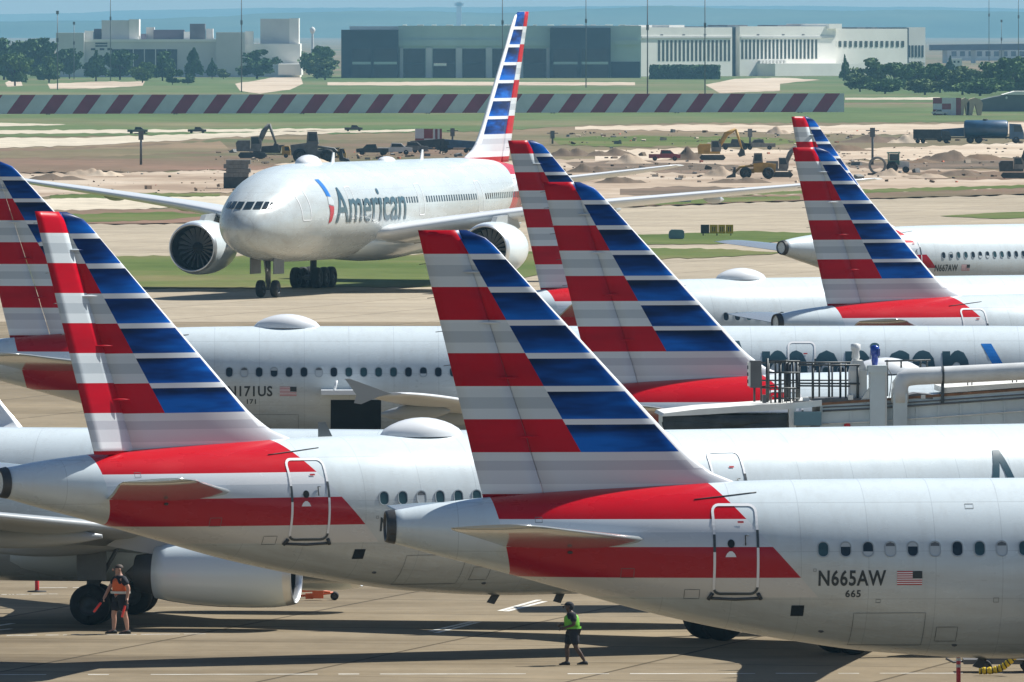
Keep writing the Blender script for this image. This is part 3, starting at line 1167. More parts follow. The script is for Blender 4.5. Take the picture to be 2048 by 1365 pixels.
def narrow_body(name, label, tail_px, s, yaw, L=37.6, reg=None, num=None, rud=0.0, dome=None, title=None, wins=None, blade=None, door3=None, tipz=4.9,
                wings=True, group='tails of parked airliners', dz=0.0, cargo=None, liv=0, tip='fence', gear_x=None, seed=1, engines=True, title_x=None, sx=1.0, reg_dx=0.0, wheel=.585, title_z=0.0):
    D = F / s
    t = thing(name, label, 'airliner', ((tail_px - 1024) / s, D, 0), R(yaw), group)
    t.scale = (sx, 1, 1)
    rnd = random.Random(seed)
    tab = [(0, 5.15, 4.42, .36), (.35, 5.2, 4.33, .43), (.8, 5.28, 4.2, .52), (2.4, 5.47, 3.78, .84), (4.3, 5.62, 3.25, 1.20), (6.7, 5.75, 2.6, 1.57), (9.3, 5.84, 2.08, 1.84), (11.8, 5.86, 1.73, 1.96), (15, 5.86, 1.55, 2.0),
           (L - 8, 5.86, 1.55, 2.0), (L - 5.5, 5.84, 1.56, 1.97), (L - 4, 5.6, 1.64, 1.86), (L - 2.4, 4.95, 1.86, 1.55), (L - 1.2, 4.35, 2.2, 1.12), (L - .5, 3.95, 2.55, .74), (L - .12, 3.6, 2.9, .36), (L, 3.3, 3.18, .04)]
    if dz:
        tab = [(x, a + dz, b + dz, w) for x, a, b, w in tab]
    hull = Hull(tab)
    fu = hull.build(MB(), 110).build('fuselage', A_BODY, t)
    if s > 60:
        for (px_, pz_, pw_, ph_) in ((12.9, 2.05, .5, .35), (14.2, 3.0, .12, .10), (15.1, 2.55, .22, .16), (11.4, 3.0, .10, .08), (9.9, 3.75, .06, .06), (16.3, 3.25, .3, .2), (5.4, 3.6, .3, .22), (3.4, 4.9, .16, .12), (6.9, 3.1, .35, .22), (13.6, 5.2, .2, .1)):
            q = MB()
            side_strip(q, hull, -1, densify([(px_, pz_ + dz), (px_ + pw_, pz_ + dz), (px_ + pw_, pz_ + ph_ + dz), (px_, pz_ + ph_ + dz)], .1), .014, .005)
            q.build('access_panel', M_strut, fu)
        for (px_, pz_) in ((10.2, 2.3), (13.4, 1.95), (15.6, 2.2), (4.2, 4.2)):
            q = MB()
            q.blob(hull.on(px_, pz_ + dz, -1, .0), (.07, .04, .04), 8, 5)
            q.build('drain_vent', M_dmetal, fu)
    # tail cone outlet
    ap = MB()
    ap.lathe([(.16, .415), (.0, .385), (-.06, .36), (-.05, .31), (.3, .28)], 20, 0, 'x', (0, 0, 4.785 + dz))
    ap.build('exhaust_pipe', M_dmetal, fu)
    pr = A_PROF
    build_fin(hull, t, pr, A_TAIL[liv], rud)
    # stabilizers
    for side in (-1, 1):
        build_wing(t, side, [(.55, 6.55, 2.75, 4.42 + dz, .34), (2.5, 5.15, 2.05, 4.64 + dz, .26), (4.6, 3.70, 1.25, 4.88 + dz, .18), (5.9, 2.80, .78, 5.03 + dz, .13), (6.2, 2.35, .72, 5.07 + dz, .07)], M_stab, 'tailplane', None)
    # rear door, mirrored on the far side
    for side in ((-1, 1) if s > 60 else (-1,)):
        rounded_door(hull, side, 8.08, 3.22 + dz, 5.30 + dz, 1.02, t, M_silver)
    if door3:
        rounded_door(hull, -1, door3, 3.22 + dz, 5.30 + dz, .95, t, M_silver)
    # rain gutter over the door
    mb = MB()
    mb.tube([hull.on(7.18 + 1.5 * k / 8, 5.42 + dz + .16 * k / 8, -1, .01) for k in range(9)], .014, 6)
    mb.build('rain_gutter', M_dmetal, fu)
    # access hatches low on the tail
    side_poly(hull, -1, [[(9.42, 2.68 + dz), (9.72, 2.68 + dz), (9.72, 2.94 + dz), (9.42, 2.94 + dz)]], .008, 'outflow_valve', M_hole, fu)
    mb = MB()
    side_strip(mb, hull, -1, densify([(10.9, 1.95 + dz), (12.6, 1.95 + dz), (12.6, 2.75 + dz), (10.9, 2.75 + dz)], .1), .012, .005)
    mb.build('hatch_outline', M_strut, fu)
    # windows
    if wins:
        a, b = wins
        pitch = .533
        k = 0
        x = 10.13
        while x < b:
            if x >= a and not (door3 and abs(x - door3) < .85):
                kind = rnd.choices(['open', 'teal', 'half', 'low', 'shut'], [5, 3, 1.2, 1, 1.6])[0]
                place_on(link('cabin_window', WIN[kind], t), hull, x, 4.27 + dz, -1, .002)
            x += pitch
    if reg:
        side_text(hull, -1, reg, 10.0 + reg_dx, 3.42 + dz, .50, M_letter, t, 'registration', 1.08, .012, width=1.62 if len(reg) == 6 else None)
        flag(hull, -1, 11.88 + reg_dx, 3.42 + dz, .60, t)
    if num:
        side_text(hull, -1, num, 10.66 + reg_dx, 3.14 + dz, .23, M_letter, t, 'fleet_number', 1.1, .006, width=.37)
    if title:
        x0 = title_x
        side_text(hull, -1, 'American', x0, 2.97 + dz + title_z, 3.2, M_title, t, 'title', 1.0, .05, width=9.1, tall=1.26, off=.012)
        flight_symbol(hull, -1, x0 + 9.95, 2.95 + dz, 2.3, t)
    if dome:
        mb = MB()
        rs = []
        for k in range(13):
            u = k / 12
            prof = math.sin(math.pi * min(max(u, .0), 1)) ** .62
            xx = dome - 1.25 + 2.5 * u
            ring = []
            for i in range(17):
                a = math.pi * i / 16
                ring.append((xx, .62 * prof * math.cos(a), 5.80 + dz + .50 * prof * math.sin(a)))
            rs.append(ring)
        mb.rings(rs, 0, False, False, True, False)
        mb.build('satellite_dome', M_white, fu)
    for bx in (blade or []):
        mb = MB()
        mb.prism([(bx - .1, 5.80 + dz), (bx + .32, 5.80 + dz), (bx + .10, 6.22 + dz), (bx - .1, 6.22 + dz)], -.02, .02)
        mb.build('blade_antenna', M_strut, fu)
    # belly masts
    for bx, hh, lean in ((14.2, .24, .16), (16.1, .24, .10)):
        z0 = hull.sec(bx)[1]
        mb = MB()
        mb.prism([(bx, z0 + .05), (bx + .22, z0 + .05), (bx + .18 - lean, z0 - hh), (bx - .02 - lean, z0 - hh + .05)], -.035, .035)
        mb.build('drain_mast', M_dmetal, fu)
    gx = gear_x or (L - 17.7 if L < 40 else L - 21.9)
    if wings:
        for side in (-1, 1):
            z0 = 2.55 + dz
            kz = (tipz - z0)
            build_wing(t, side, [(1.2, gx + 4.6, gx - 2.1, z0, .85), (5.7, gx + 1.95, gx - 2.0, z0 + kz * .24, .55), (11, gx - 1.05, gx - 3.9, z0 + kz * .6, .34), (16.4, gx - 4.1, gx - 5.75, z0 + kz, .17), (16.8, gx - 4.45, gx - 5.8, z0 + kz * 1.02, .1)],
                       M_wingtop, 'wing', tip, ((6.4, 3.4), (9.4, 3.0), (12.4, 2.4)))
            if engines:
                build_engine(t, gx + 6.3, side * 5.75, 1.72, 3.6, 1.12, M_silver)
        # belly fairing
        mb = MB()
        rs = []
        for k in range(15):
            u = k / 14
            w = math.sin(math.pi * min(max(u, .001), .999)) ** .45
            rs.append([(gx - 5.2 + 11 * u, 1.98 * w * math.cos(a), 2.35 + dz + (-1.02 if math.sin(a) < 0 else .5) * w * abs(math.sin(a))) for a in (2 * math.pi * i / 24 for i in range(24))])
        mb.rings(rs, 0, True, True)
        mb.build('belly_fairing', M_silver, fu)
    for side in (-1, 1):
        build_gear(t, gx, side * 3.8, 2.9, wheel, .45, 1.0)
    build_gear(t, L - 5.07, 0, 2.2, .38, .24, .5, name='nose_gear')
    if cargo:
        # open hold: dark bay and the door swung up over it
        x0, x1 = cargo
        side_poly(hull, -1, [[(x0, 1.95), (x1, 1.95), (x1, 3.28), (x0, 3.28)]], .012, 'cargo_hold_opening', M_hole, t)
        cd = MB()
        cd.box((x0 - .35, -3.35, 3.50), (x1 - .45, -1.97, 3.66))
        cd.cyl((x0 + .12, -3.1, 3.62), (x0 + .2, -3.05, 4.0), .05, 8)
        cd.build('cargo_door', M_white, t)
    return t, hull

# ------------------------------------------------------------------ the airliners
narrow_body('airliner', 'nearest white airliner marked N665AW under its windows, tail over the walking worker in green', 775, 84.6, 7.5, 37.6, 'N665AW', '665', wins=(10.0, 17.5), seed=5, tipz=4.2)
narrow_body('airliner', 'long airliner with its rudder turned bright, second nearest, tail cone at the left edge', 0, 77.2, 26, 44.5, 'N668AW', None, rud=R(26), dome=12.1, title=True, title_x=27.75, wins=(10.0, 35), blade=[9.2], door3=20.3, tipz=4.5, gear_x=22.7, wheel=.66, seed=11)
narrow_body('airliner', 'airliner behind the jet bridge railing, its red stripe running up to the sign box', 1040, 64.6, 11, 37.6, None, None, dome=11.6, seed=3, liv=1, tipz=4.2, wings=False)
narrow_body('airliner', 'long airliner marked N171US with its cargo hold open and title behind the jet bridge', -107, 55.8, 1.5, 44.5, 'N171US', '171', dome=12.2, title=True, title_x=27.5, reg_dx=.05, title_z=.14, wins=(10.0, 41), cargo=(13.75, 15.55), door3=30.6, seed=8, liv=1, tipz=3.95, gear_x=20.5)
narrow_body('airliner', 'right-hand airliner with red stripe, its fin just covering a smaller fin behind', 1552, 50.2, 24, 37.6, None, None, seed=4, tipz=4.2, wings=False)
narrow_body('airliner', 'airliner whose fin is mostly covered by the next fin, centre of the picture', 985, 47.3, 26, 37.6, None, None, dome=11.8, wins=(9.9, 17), seed=14, liv=1, tipz=4.2, wings=False)
narrow_body('airliner', 'farthest parked airliner marked N667AW at the right edge, dark tail cone outlet', 1563, 37.4, 41, 37.6, 'N667AW', None, reg_dx=-.5, wins=(10.0, 22), seed=21, tipz=4.2, wings=False)

# taxiing jet at the left, seen mostly under the wing
T, hull = narrow_body('airliner', 'taxiing airliner at lower left, engine and wheels under its wing beside the orange-vested worker', -1125, 70.6, -10, 39.5, dz=-.5, wings=False, gear_x=None, seed=2, group='taxiing airliners')
for o in [c for c in T.children if c.name.startswith('landing_gear') or c.name.startswith('nose_gear')]:
    for q in list(o.children):
        bpy.data.objects.remove(q)
    bpy.data.objects.remove(o)
gx = 19.6
build_gear(T, 36.2, 0, 1.9, .36, .24, .5, name='nose_gear')
for side in (-1, 1):
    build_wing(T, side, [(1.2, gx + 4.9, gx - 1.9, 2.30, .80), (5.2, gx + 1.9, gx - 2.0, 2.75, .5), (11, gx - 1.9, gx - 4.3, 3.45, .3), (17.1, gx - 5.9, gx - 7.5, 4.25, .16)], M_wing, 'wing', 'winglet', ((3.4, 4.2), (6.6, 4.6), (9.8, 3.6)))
    build_engine(T, gx + 6.15, side * 4.83, 1.52, 3.95, 1.02, M_silver, flat=.10)
    build_gear(T, gx, side * 2.86, 2.5, .565, .42, .86)
mb = MB()
rs = []
for k in range(15):
    u = k / 14
    w = math.sin(math.pi * min(max(u, .001), .999)) ** .45
    rs.append([(gx - 5.5 + 11.5 * u, 1.92 * w * math.cos(a), 2.1 + (-1.02 if math.sin(a) < 0 else .5) * w * abs(math.sin(a))) for a in (2 * math.pi * i / 24 for i in range(24))])
mb.rings(rs, 0, True, True)
mb.build('belly_fairing', M_silver, T)


# ------------------------------------------------------------------ wide body taxiing towards us
def wide_body():
    L = 62.9
    th = math.atan2(-math.cos(R(17)), -math.sin(R(17)))
    t = thing('airliner', 'large wide-body airliner taxiing towards the camera with its title along the side', 'airliner', (1.70, 752.5, 0), th, 'taxiing airliners')
    tab = [(0, 6.45, 5.95, .16), (3, 7.05, 5.2, .85), (8, 7.7, 4.15, 1.75), (14, 8.05, 3.1, 2.5), (20, 8.14, 2.4, 2.95), (26, 8.15, 2.1, 3.1), (L - 12, 8.15, 2.1, 3.1), (L - 9, 8.06, 2.12, 3.06), (L - 6.5, 7.72, 2.2, 2.9), (L - 4.4, 7.10, 2.38, 2.55), (L - 2.8, 6.45, 2.62, 2.12), (L - 1.5, 5.82, 2.95, 1.58), (L - .7, 5.32, 3.3, 1.06), (L - .2, 4.85, 3.72, .55), (L, 4.35, 4.15, .06)]
    hull = Hull(tab)
    body = fuselage_livery('wide_fuselage_livery', (7.0, 5.9, 4.7, 4.0, 0), 3.2, .35, 11.5, .9, 8.0, (0.59, 0.665, 0.685))
    fu = hull.build(MB(), 120).build('fuselage', body, t)
    rows = [(7.75, 6.6, 8.9, 17.5, .75), (8.3, 6.4, 8.75, 15.6, .76), (8.7, 6.2, 8.6, 14.3, .76), (9.6, 5.8, 8.2, 13.0, .72), (12, 4.7, 6.6, 10.6, .58), (15, 3.3, 4.75, 7.6, .42), (17.0, 2.35, 3.45, 5.6, .3), (17.45, 2.15, 3.2, 4.95, .22), (17.6, 2.1, 3.1, 4.4, .14)]
    pr = fin_profile(rows, 7.75, 17.6)
    build_fin(hull, t, pr, tail_livery('wide_tail_livery', 9.6, 1.17, 8.1, .625, 13.0, 1.0, 5.0, .3))
    for side in (-1, 1):
        build_wing(t, side, [(1.2, 12.6, 5.0, 6.25, .6), (5, 9.3, 4.0, 6.75, .42), (10.2, 5.0, 2.5, 7.45, .22), (10.8, 4.3, 2.4, 7.55, .1)], M_wingtop, 'tailplane', None)
        build_wing(t, side, [(2.2, 43.9, 30.2, 3.65, 1.35), (6, 41.2, 30.4, 4.3, 1.1), (11.5, 37.4, 30.3, 5.15, .75), (18.5, 32.7, 27.2, 5.9, .5), (27.5, 26.6, 23.6, 6.75, .3), (29.8, 24.7, 22.8, 7.0, .12)], M_white, 'wing', None, ((7.5, 7), (14, 5.5), (20, 4.5)))
        build_engine(t, 43.2, side * 9.6, 2.72, 5.4, 1.72, M_silver)
        build_gear(t, 31.1, side * 5.49, 3.6, .66, .5, 1.4, (-1.46, 0, 1.46), doors=False)
    build_gear(t, 57.0, 0, 2.6, .53, .42, .95, name='nose_gear', doors=False)
    dm = MB()
    for s_ in (-1, 1):
        dm.box((56.2, s_ * .75 - .03, 1.45), (58.2, s_ * .75 + .03, 2.45))
    dm.build('nose_gear_door', M_strut, t)
    lt = MB()
    lt.lathe([(57.35, .02), (57.36, .11), (57.28, .11)], 12, 0, 'x', (0, 0, 1.7))
    lt.build('landing_light', M_lip, t)

    # cockpit panes on the nose, front view outline (y, z)
    def front(y, z):
        lo, hi = L - 9, L - .02
        for _ in range(40):
            m = (lo + hi) / 2
            tt, bb, ww = hull.sec(m)
            ok = z < tt and hull.y(m, z) > abs(y)
            lo, hi = (m, hi) if ok else (lo, m)
        return lo
    for sgn in (-1, 1):
        for (ya, yb, za, zb, sl) in ((.06, .52, 5.50, 5.92, 0), (.61, .96, 5.50, 5.93, .02), (1.04, 1.25, 5.51, 5.91, .04), (1.31, 1.46, 5.53, 5.88, .06)):
            vs, fs = [], []
            n = 5
            for j in range(n + 1):
                for i in range(n + 1):
                    z = za + (zb - za) * j / n
                    y = ya + (yb - ya) * i / n + sl * (1 - j / n) * (i / n)
                    x = front(y, z) + .05
                    vs.append((x, sgn * y * 1.015, z + .02))
            for j in range(n):
                for i in range(n):
                    a = j * (n + 1) + i
                    fs.append((a, a + 1, a + n + 2, a + n + 1))
            MB().add(vs, fs, 0, True).build('cockpit_pane', M_glass, t)
    side_text(hull, 1, 'American', 52.9, 4.55, 3.05, M_title, t, 'title', 1.0, .03, width=14.2, off=.03, cut=.2)
    flight_symbol(hull, 1, 53.9, 4.5, 2.7, t, .4, 1.5)
    wr = MB()
    for a, b in ((10.5, 21.5), (23.5, 34.5), (36.2, 48.5)):
        x = a
        while x < b:
            c = [hull.on(x + dx, 5.72 + dz_, 1, .01) for dx, dz_ in ((-.13, -.19), (.13, -.19), (.13, .19), (-.13, .19))]
            wr.add(c, [(0, 1, 2, 3)])
            x += .533
    tag(wr.build('cabin_windows', M_glass, t), kind='stuff')
    for xd in (57.6, 49.6, 35.3, 22.4, 9.6):
        rounded_door(hull, 1, xd, 4.75 if xd > 12 else 5.0, 6.7, 1.1, t, M_silver, mark=False)
    dmb = MB()
    dmb.blob((49, 0, 8.05), (1.6, .75, .62), 16, 6, half=True)
    dmb.build('satellite_dome', M_white, fu)
    dmb = MB()
    dmb.blob((33, 0, 8.1), (1.1, .5, .3), 14, 5, half=True)
    dmb.build('satellite_dome', M_white, fu)
    for bx in (44, 25.5):
        mb = MB()
        mb.prism([(bx - .2, 8.1), (bx + .45, 8.1), (bx + .1, 8.75), (bx - .2, 8.75)], -.03, .03)
        mb.build('blade_antenna', M_white, fu)
    mb = MB()
    rs = []
    for k in range(13):
        u = k / 12
        w = math.sin(math.pi * min(max(u, .001), .999)) ** .4
        rs.append([(27 + 20 * u, 3.15 * w * math.cos(a), 3.2 + (-1.35 if math.sin(a) < 0 else .6) * w * abs(math.sin(a))) for a in (2 * math.pi * i / 24 for i in range(24))])
    mb.rings(rs, 0, True, True)
    mb.build('belly_fairing', M_silver, fu)


wide_body()

# ------------------------------------------------------------------ jet bridge
M_jb = pm('bridge_grey', (0.58, 0.64, 0.64), 0.55, var=0.16, scale=0.8)
M_jbw = pm('bridge_white', (0.74, 0.73, 0.68), 0.6, var=0.12, scale=1.2)
M_rust = pm('rusty_edge', (0.22, 0.11, 0.055), 0.8, var=0.4, scale=3)
M_rail = pm('rail_steel', (0.06, 0.068, 0.07), 0.5, 0.3, var=0.3, scale=4)
M_bellow = pm('bellows_fabric', (0.045, 0.052, 0.055), 0.85, var=0.45, scale=1.5)
M_duct = pm('duct_wrap', (0.62, 0.63, 0.62), 0.45, var=0.1, scale=2)
M_bluel = pm('beacon_blue', (0.01, 0.05, 0.32), 0.25, 0, 0.4, var=0.2)
M_tealb = pm('box_teal', (0.12, 0.22, 0.26), 0.5, var=0.12)
M_dgrey = pm('equipment_grey', (0.13, 0.13, 0.13), 0.6, var=0.2)
M_redm = pm('red_plastic', (0.55, 0.012, 0.015), 0.4, var=0.12)

JB_S = 70.0
JB_D = F / JB_S
jb = thing('jet_bridge', 'grey passenger jet bridge with white roof, black railings and fat white duct', 'jet bridge', ((1750 - 1024) / JB_S, JB_D, 0), R(3))


def jx(px): return (px - 1750) / JB_S
def jz(py): return H - (py - YH) / JB_S


mb = MB()
mb.prism([(jx(1640), 3.2), (jx(2300), 3.9), (jx(2300), jz(760)), (jx(2048), jz(781)), (jx(1690), jz(806)), (jx(1640), jz(808))], 0, 3.0)
tun = mb.build('tunnel', M_jb, jb)
for k in range(14):
    mb = MB()
    px = 1700 + k * 44
    mb.box((jx(px), -.035, 3.35 + .0007 * (px - 1640)), (jx(px) + .05, .0, jz(806 - (px - 1690) * .07) - .14))
    mb.build('panel_rib', M_jb, tun)
mb = MB()
mb.prism([(jx(1888), jz(787)), (jx(2300), jz(757)), (jx(2300), jz(747)), (jx(2048), jz(766)), (jx(1888), jz(776))], -.06, 3.06)
mb.build('roof_edge', M_jbw, jb)
mb = MB()
mb.prism([(jx(1640), jz(811)), (jx(2300), jz(764)), (jx(2300), jz(759)), (jx(1640), jz(806))], -.045, 0.02)
mb.build('rusted_gutter', M_rust, jb)
for px in (1545, 1940, 2030):
    mb = MB()
    zb = jz(812) if px < 1600 else jz(783 - (px - 1888) * .07)
    mb.tube([(jx(px), .6, zb), (jx(px), .6, zb + .22), (jx(px) + .06, .6, zb + .27), (jx(px) + .12, .6, zb + .22), (jx(px) + .12, .6, zb)], .02, 6)
    mb.build('lifting_eye', M_dgrey, jb)
# cab
mb = MB()
mb.prism([(jx(1322), jz(832)), (jx(1326), jz(826)), (jx(1400), jz(817)), (jx(1575), jz(806)), (jx(1642), jz(800)), (jx(1642), jz(812)), (jx(1580), jz(818)), (jx(1400), jz(829))], -.25, 3.1)
mb.build('cab_roof', M_jbw, jb)
mb = MB()
mb.prism([(jx(1576), jz(818)), (jx(1590), jz(812)), (jx(1592), 3.6), (jx(1578), 3.6)], -.22, .1)
mb.build('cab_post', M_jbw, jb)
nf = 11
for k in range(nf):
    a = k / (nf - 1)
    mb = MB()
    z1 = jz(833) + .05 * math.sin(k)
    pts = []
    x0, x1 = jx(1324 + 6 * a), jx(1574 - 4 * a)
    zt = jz(830 + 3.6 * k)
    n = 14
    ring = []
    vs, fs = [], []
    rnd = random.Random(k)
    for i in range(n + 1):
        u = i / n
        wob = .05 * math.sin(u * 7 + k) + rnd.uniform(-.02, .02)
        zz = zt + (x1 - x0) * .018 * (u - .3) + wob * .5
        bul = -.12 - .12 * math.sin(math.pi * u) - .05 * (k % 2) + wob
        vs += [(x0 + (x1 - x0) * u, bul + .06, zz), (x0 + (x1 - x0) * u, bul, zz - .13), (x0 + (x1 - x0) * u, bul + .07, zz - .26), (x0 + (x1 - x0) * u, .4, zz - .2)]
    for i in range(n):
        for q in range(3):
            b = i * 4 + q
            fs.append((b, b + 4, b + 5, b + 1))
    mb.add(vs, fs, 0, True)
    mb.build('bellows_fold', M_bellow, jb, fix=False)
mb = MB()
mb.box((jx(1330), .3, 3.2), (jx(1640), 3.0, jz(832)))
mb.build('cab_body', M_jb, jb)
mb = MB()
mb.box((jx(1586), -.5, jz(850)), (jx(1640), -.02, jz(823)))
mb.build('control_box', M_tealb, jb)
mb = MB()
mb.prism([(jx(1612), jz(862)), (jx(1622), jz(850)), (jx(1638), jz(850)), (jx(1632), jz(864))], -.4, -.1)
mb.build('box_bracket', M_dgrey, jb)
mb = MB()
mb.box((jx(1586), -.2, jz(812)), (jx(1640), .1, jz(802)))
mb.box((jx(1625), .0, jz(808)), (jx(1735), 1.6, jz(797)))
mb.build('platform', M_dgrey, jb)
# railings: each post and each rail a part
for px, y0, y1, r in ((1514, 774, 806, .035), (1537, 718, 806, .045), (1551, 722, 806, .03), (1560, 722, 806, .045), (1577, 722, 806, .06), (1583, 728, 810, .07), (1592, 724, 806, .035), (1597, 724, 806, .05), (1626, 727, 800, .04), (1664, 730, 800, .035), (1684, 728, 800, .035), (1692, 728, 800, .03), (1716, 730, 800, .04)):
    mb = MB()
    mb.cyl((jx(px), .12 + .5 * (px % 3), jz(y1)), (jx(px), .12 + .5 * (px % 3), jz(y0)), r, 6)
    mb.build('rail_post', M_rail, jb)
for xa, xb, y in ((1537, 1600, 722), (1537, 1600, 745), (1520, 1600, 776), (1548, 1600, 797), (1596, 1720, 730), (1596, 1720, 767), (1596, 1700, 772), (1770, 1862, 723)):
    mb = MB()
    mb.cyl((jx(xa), .1, jz(y)), (jx(xb), .1, jz(y + (1 if xa < 1700 else -2))), .026, 6)
    mb.build('hand_rail', M_rail, jb)
for px in (1780, 1808, 1847, 1860):
    mb = MB()
    mb.cyl((jx(px), .9, jz(738 if px > 1790 else 795)), (jx(px), .9, jz(722)), .03, 6)
    mb.build('rail_post', M_rail, jb)
for k in range(7):
    mb = MB()
    mb.cyl((jx(1541 + 8 * k), .1, jz(806)), (jx(1541 + 8 * k), .1, jz(775)), .012, 5)
    mb.build('cage_bar', M_rail, jb)
for px, y0, y1, yy in ((1528, 735, 806, 1.2), (1545, 726, 806, 1.5), (1569, 724, 806, 1.5), (1606, 728, 800, 1.4), (1646, 728, 800, 1.4), (1672, 728, 800, 1.4), (1708, 728, 800, 1.4)):
    mb = MB()
    mb.cyl((jx(px), yy, jz(y1)), (jx(px), yy, jz(y0)), .028, 6)
    mb.build('rail_post', M_rail, jb)
for xa, xb, y in ((1528, 1720, 728), (1528, 1720, 764)):
    mb = MB()
    mb.cyl((jx(xa), 1.4, jz(y)), (jx(xb), 1.4, jz(y)), .024, 6)
    mb.build('hand_rail', M_rail, jb)
for px, w, y0, y1 in ((1657, 8, 796, 803), (1696, 10, 790, 800), (1525, 7, 790, 806), (1606, 12, 795, 806), (1842, 9, 790, 798), (1925, 14, 776, 785)):
    mb = MB()
    mb.box((jx(px), -.05, jz(y1)), (jx(px + w), .25, jz(y0)))
    mb.build('junction_box', M_dgrey if px % 2 else M_jbw, jb)
for y, r in ((815, .02), (822, .028), (848, .02)):
    mb = MB()
    mb.tube([(jx(1645), -.05, jz(y)), (jx(1735), -.06, jz(y - 4)), (jx(1900), -.06, jz(y - 15)), (jx(2290), -.06, jz(y - 42))], r, 6)
    mb.build('conduit', M_dgrey if y < 840 else M_jbw, jb)
mb = MB()
mb.box((jx(1499), -.3, jz(775)), (jx(1521), .15, jz(721)))
sg = mb.build('sign_box', M_dgrey, jb)
mb = MB()
mb.box((jx(1495), -.28, jz(772)), (jx(1499), .13, jz(724)))
mb.build('sign_face', M_jbw, sg)
for k in range(3):
    mb = MB()
    mb.box((jx(1494), -.2, jz(738 + 14 * k)), (jx(1495), .05, jz(731 + 14 * k)))
    mb.build('sign_lamp', M_hole, sg)
# column, beacons, equipment
mb = MB()
mb.box((jx(1739), -.2, 3.4), (jx(1769), .35, jz(735)))
mb.box((jx(1735), -.26, jz(745)), (jx(1773), .42, jz(731)))
colm = mb.build('lift_column', M_jb, jb)
mb = MB()
mb.box((jx(1769), -.18, 3.4), (jx(1773), -.10, jz(740)))
mb.build('cable_tray', M_jbw, colm)
mb = MB()
mb.box((jx(1702), .2, jz(800)), (jx(1735), 1.0, jz(742)))
mb.prism([(jx(1702), jz(742)), (jx(1735), jz(742)), (jx(1728), jz(722)), (jx(1708), jz(722))], .3, .9)
mb.build('machine_cabinet', M_jbw, jb)
mb = MB()
mb.lathe([(jz(722), .09), (jz(716), .12), (jz(704), .10), (jz(700), .14), (jz(690), .14), (jz(688), .02)], 12, 0, 'z', (jx(1714), .5, 0))
mb.build('beacon', M_duct, jb)
mb = MB()
mb.lathe([(jz(731), .08), (jz(722), .10), (jz(712), .10), (jz(710), .13), (jz(694), .13), (jz(691), .05)], 12, 0, 'z', (jx(1750), .1, 0))
mb.box((jx(1755), -.05, jz(712)), (jx(1760), .15, jz(698)))
mb.build('beacon', M_bluel, jb)
mb = MB()
mb.prism([(jx(1720), jz(802)), (jx(1739), jz(776)), (jx(1742), jz(802))], .0, .25)
mb.build('gusset', M_jbw, jb)
# duct
pts = []
cx, cz = jx(1805), jz(745)
for k in range(9):
    a = math.pi + (math.pi / 2) * (k / 8)
    pts.append((jx(1832) + .46 * math.cos(a) - .1, -.1, jz(746) - .46 - .46 * math.sin(a) if False else jz(746) - .46 * (1 - math.sin(a - math.pi))))
mb = MB()
mb.tube([(jx(1799), -.1, jz(805)), (jx(1799), -.1, jz(782)), (jx(1800), -.1, jz(770)), (jx(1806), -.1, jz(760)), (jx(1817), -.1, jz(755)), (jx(1832), -.1, jz(753)), (jx(1880), -.1, jz(751)), (jx(2048), -.1, jz(743)), (jx(2300), -.1, jz(730))], .25, 20)
mb.build('air_duct', M_duct, jb)
mb = MB()
mb.box((jx(1785), -.3, 4.2), (jx(1813), .15, jz(788)))
mb.build('duct_riser', M_jb, jb)
mb = MB()
mb.lathe([(-.03, .268), (.03, .268)], 20, 0, 'x', (jx(1885), -.1, jz(751)))
mb.box((jx(1882), -.14, jz(806)), (jx(1888), -.06, jz(764)))
mb.build('duct_strap', M_rail, jb)
mb = MB()
mb.tube([(jx(1774), -.2, jz(735)), (jx(1782), -.25, jz(750)), (jx(1780), -.25, jz(775)), (jx(1776), -.2, jz(800))], .012, 5)
mb.build('loose_cable', M_rail, jb)
mb = MB()
mb.prism([(jx(1815), jz(797)), (jx(1818), jz(790)), (jx(1835), jz(787)), (jx(1866), jz(790)), (jx(1866), jz(799))], -.03, 1.2)
mb.build('roof_hatch', M_dgrey, jb)
mb = MB()
mb.blob((jx(1694), -.04, jz(851)), (.10, .05, .07), 12, 6)
mb.build('warning_lamp', M_redm, jb)
# legs and drive wheels
mb = MB()
for yy in (.3, 2.7):
    mb.box((jx(1750) - .15, yy - .15, .5), (jx(1750) + .15, yy + .15, 3.5))
mb.box((jx(1750) - .3, .1, .75), (jx(1750) + .3, 2.9, 1.05))
lg = mb.build('support_leg', M_jb, jb)
for yy in (.5, 2.5):
    link('wheel', wheel_mesh(.5, .35), lg, (jx(1750), yy, .5))
mb = MB()
mb.cyl((jx(2290), 1.5, 0), (jx(2290), 1.5, 4.0), .45, 16)
mb.build('support_leg', M_jb, jb)


# ------------------------------------------------------------------ people
M_skin1 = pm('skin_tanned', (0.46, 0.26, 0.19), 0.5, var=0.1, scale=8)
M_skin2 = pm('skin_brown', (0.075, 0.042, 0.028), 0.5, var=0.1, scale=8)
M_navy = pm('navy_cloth', (0.012, 0.014, 0.022), 0.85, var=0.2, scale=8)
M_vo = pm('vest_orange', (0.75, 0.13, 0.02), 0.6, var=0.12, scale=6)
M_vg = pm('vest_green', (0.13, 0.44, 0.03), 0.6, var=0.15, scale=6)
M_refl = pm('reflective_tape', (0.62, 0.62, 0.58), 0.35, var=0.05)
M_hair = pm('short_hair', (0.05, 0.035, 0.025), 0.7, var=0.2, scale=20)
M_wand = pm('wand_red', (0.85, 0.05, 0.03), 0.35, 0, 0.3, var=0.06)


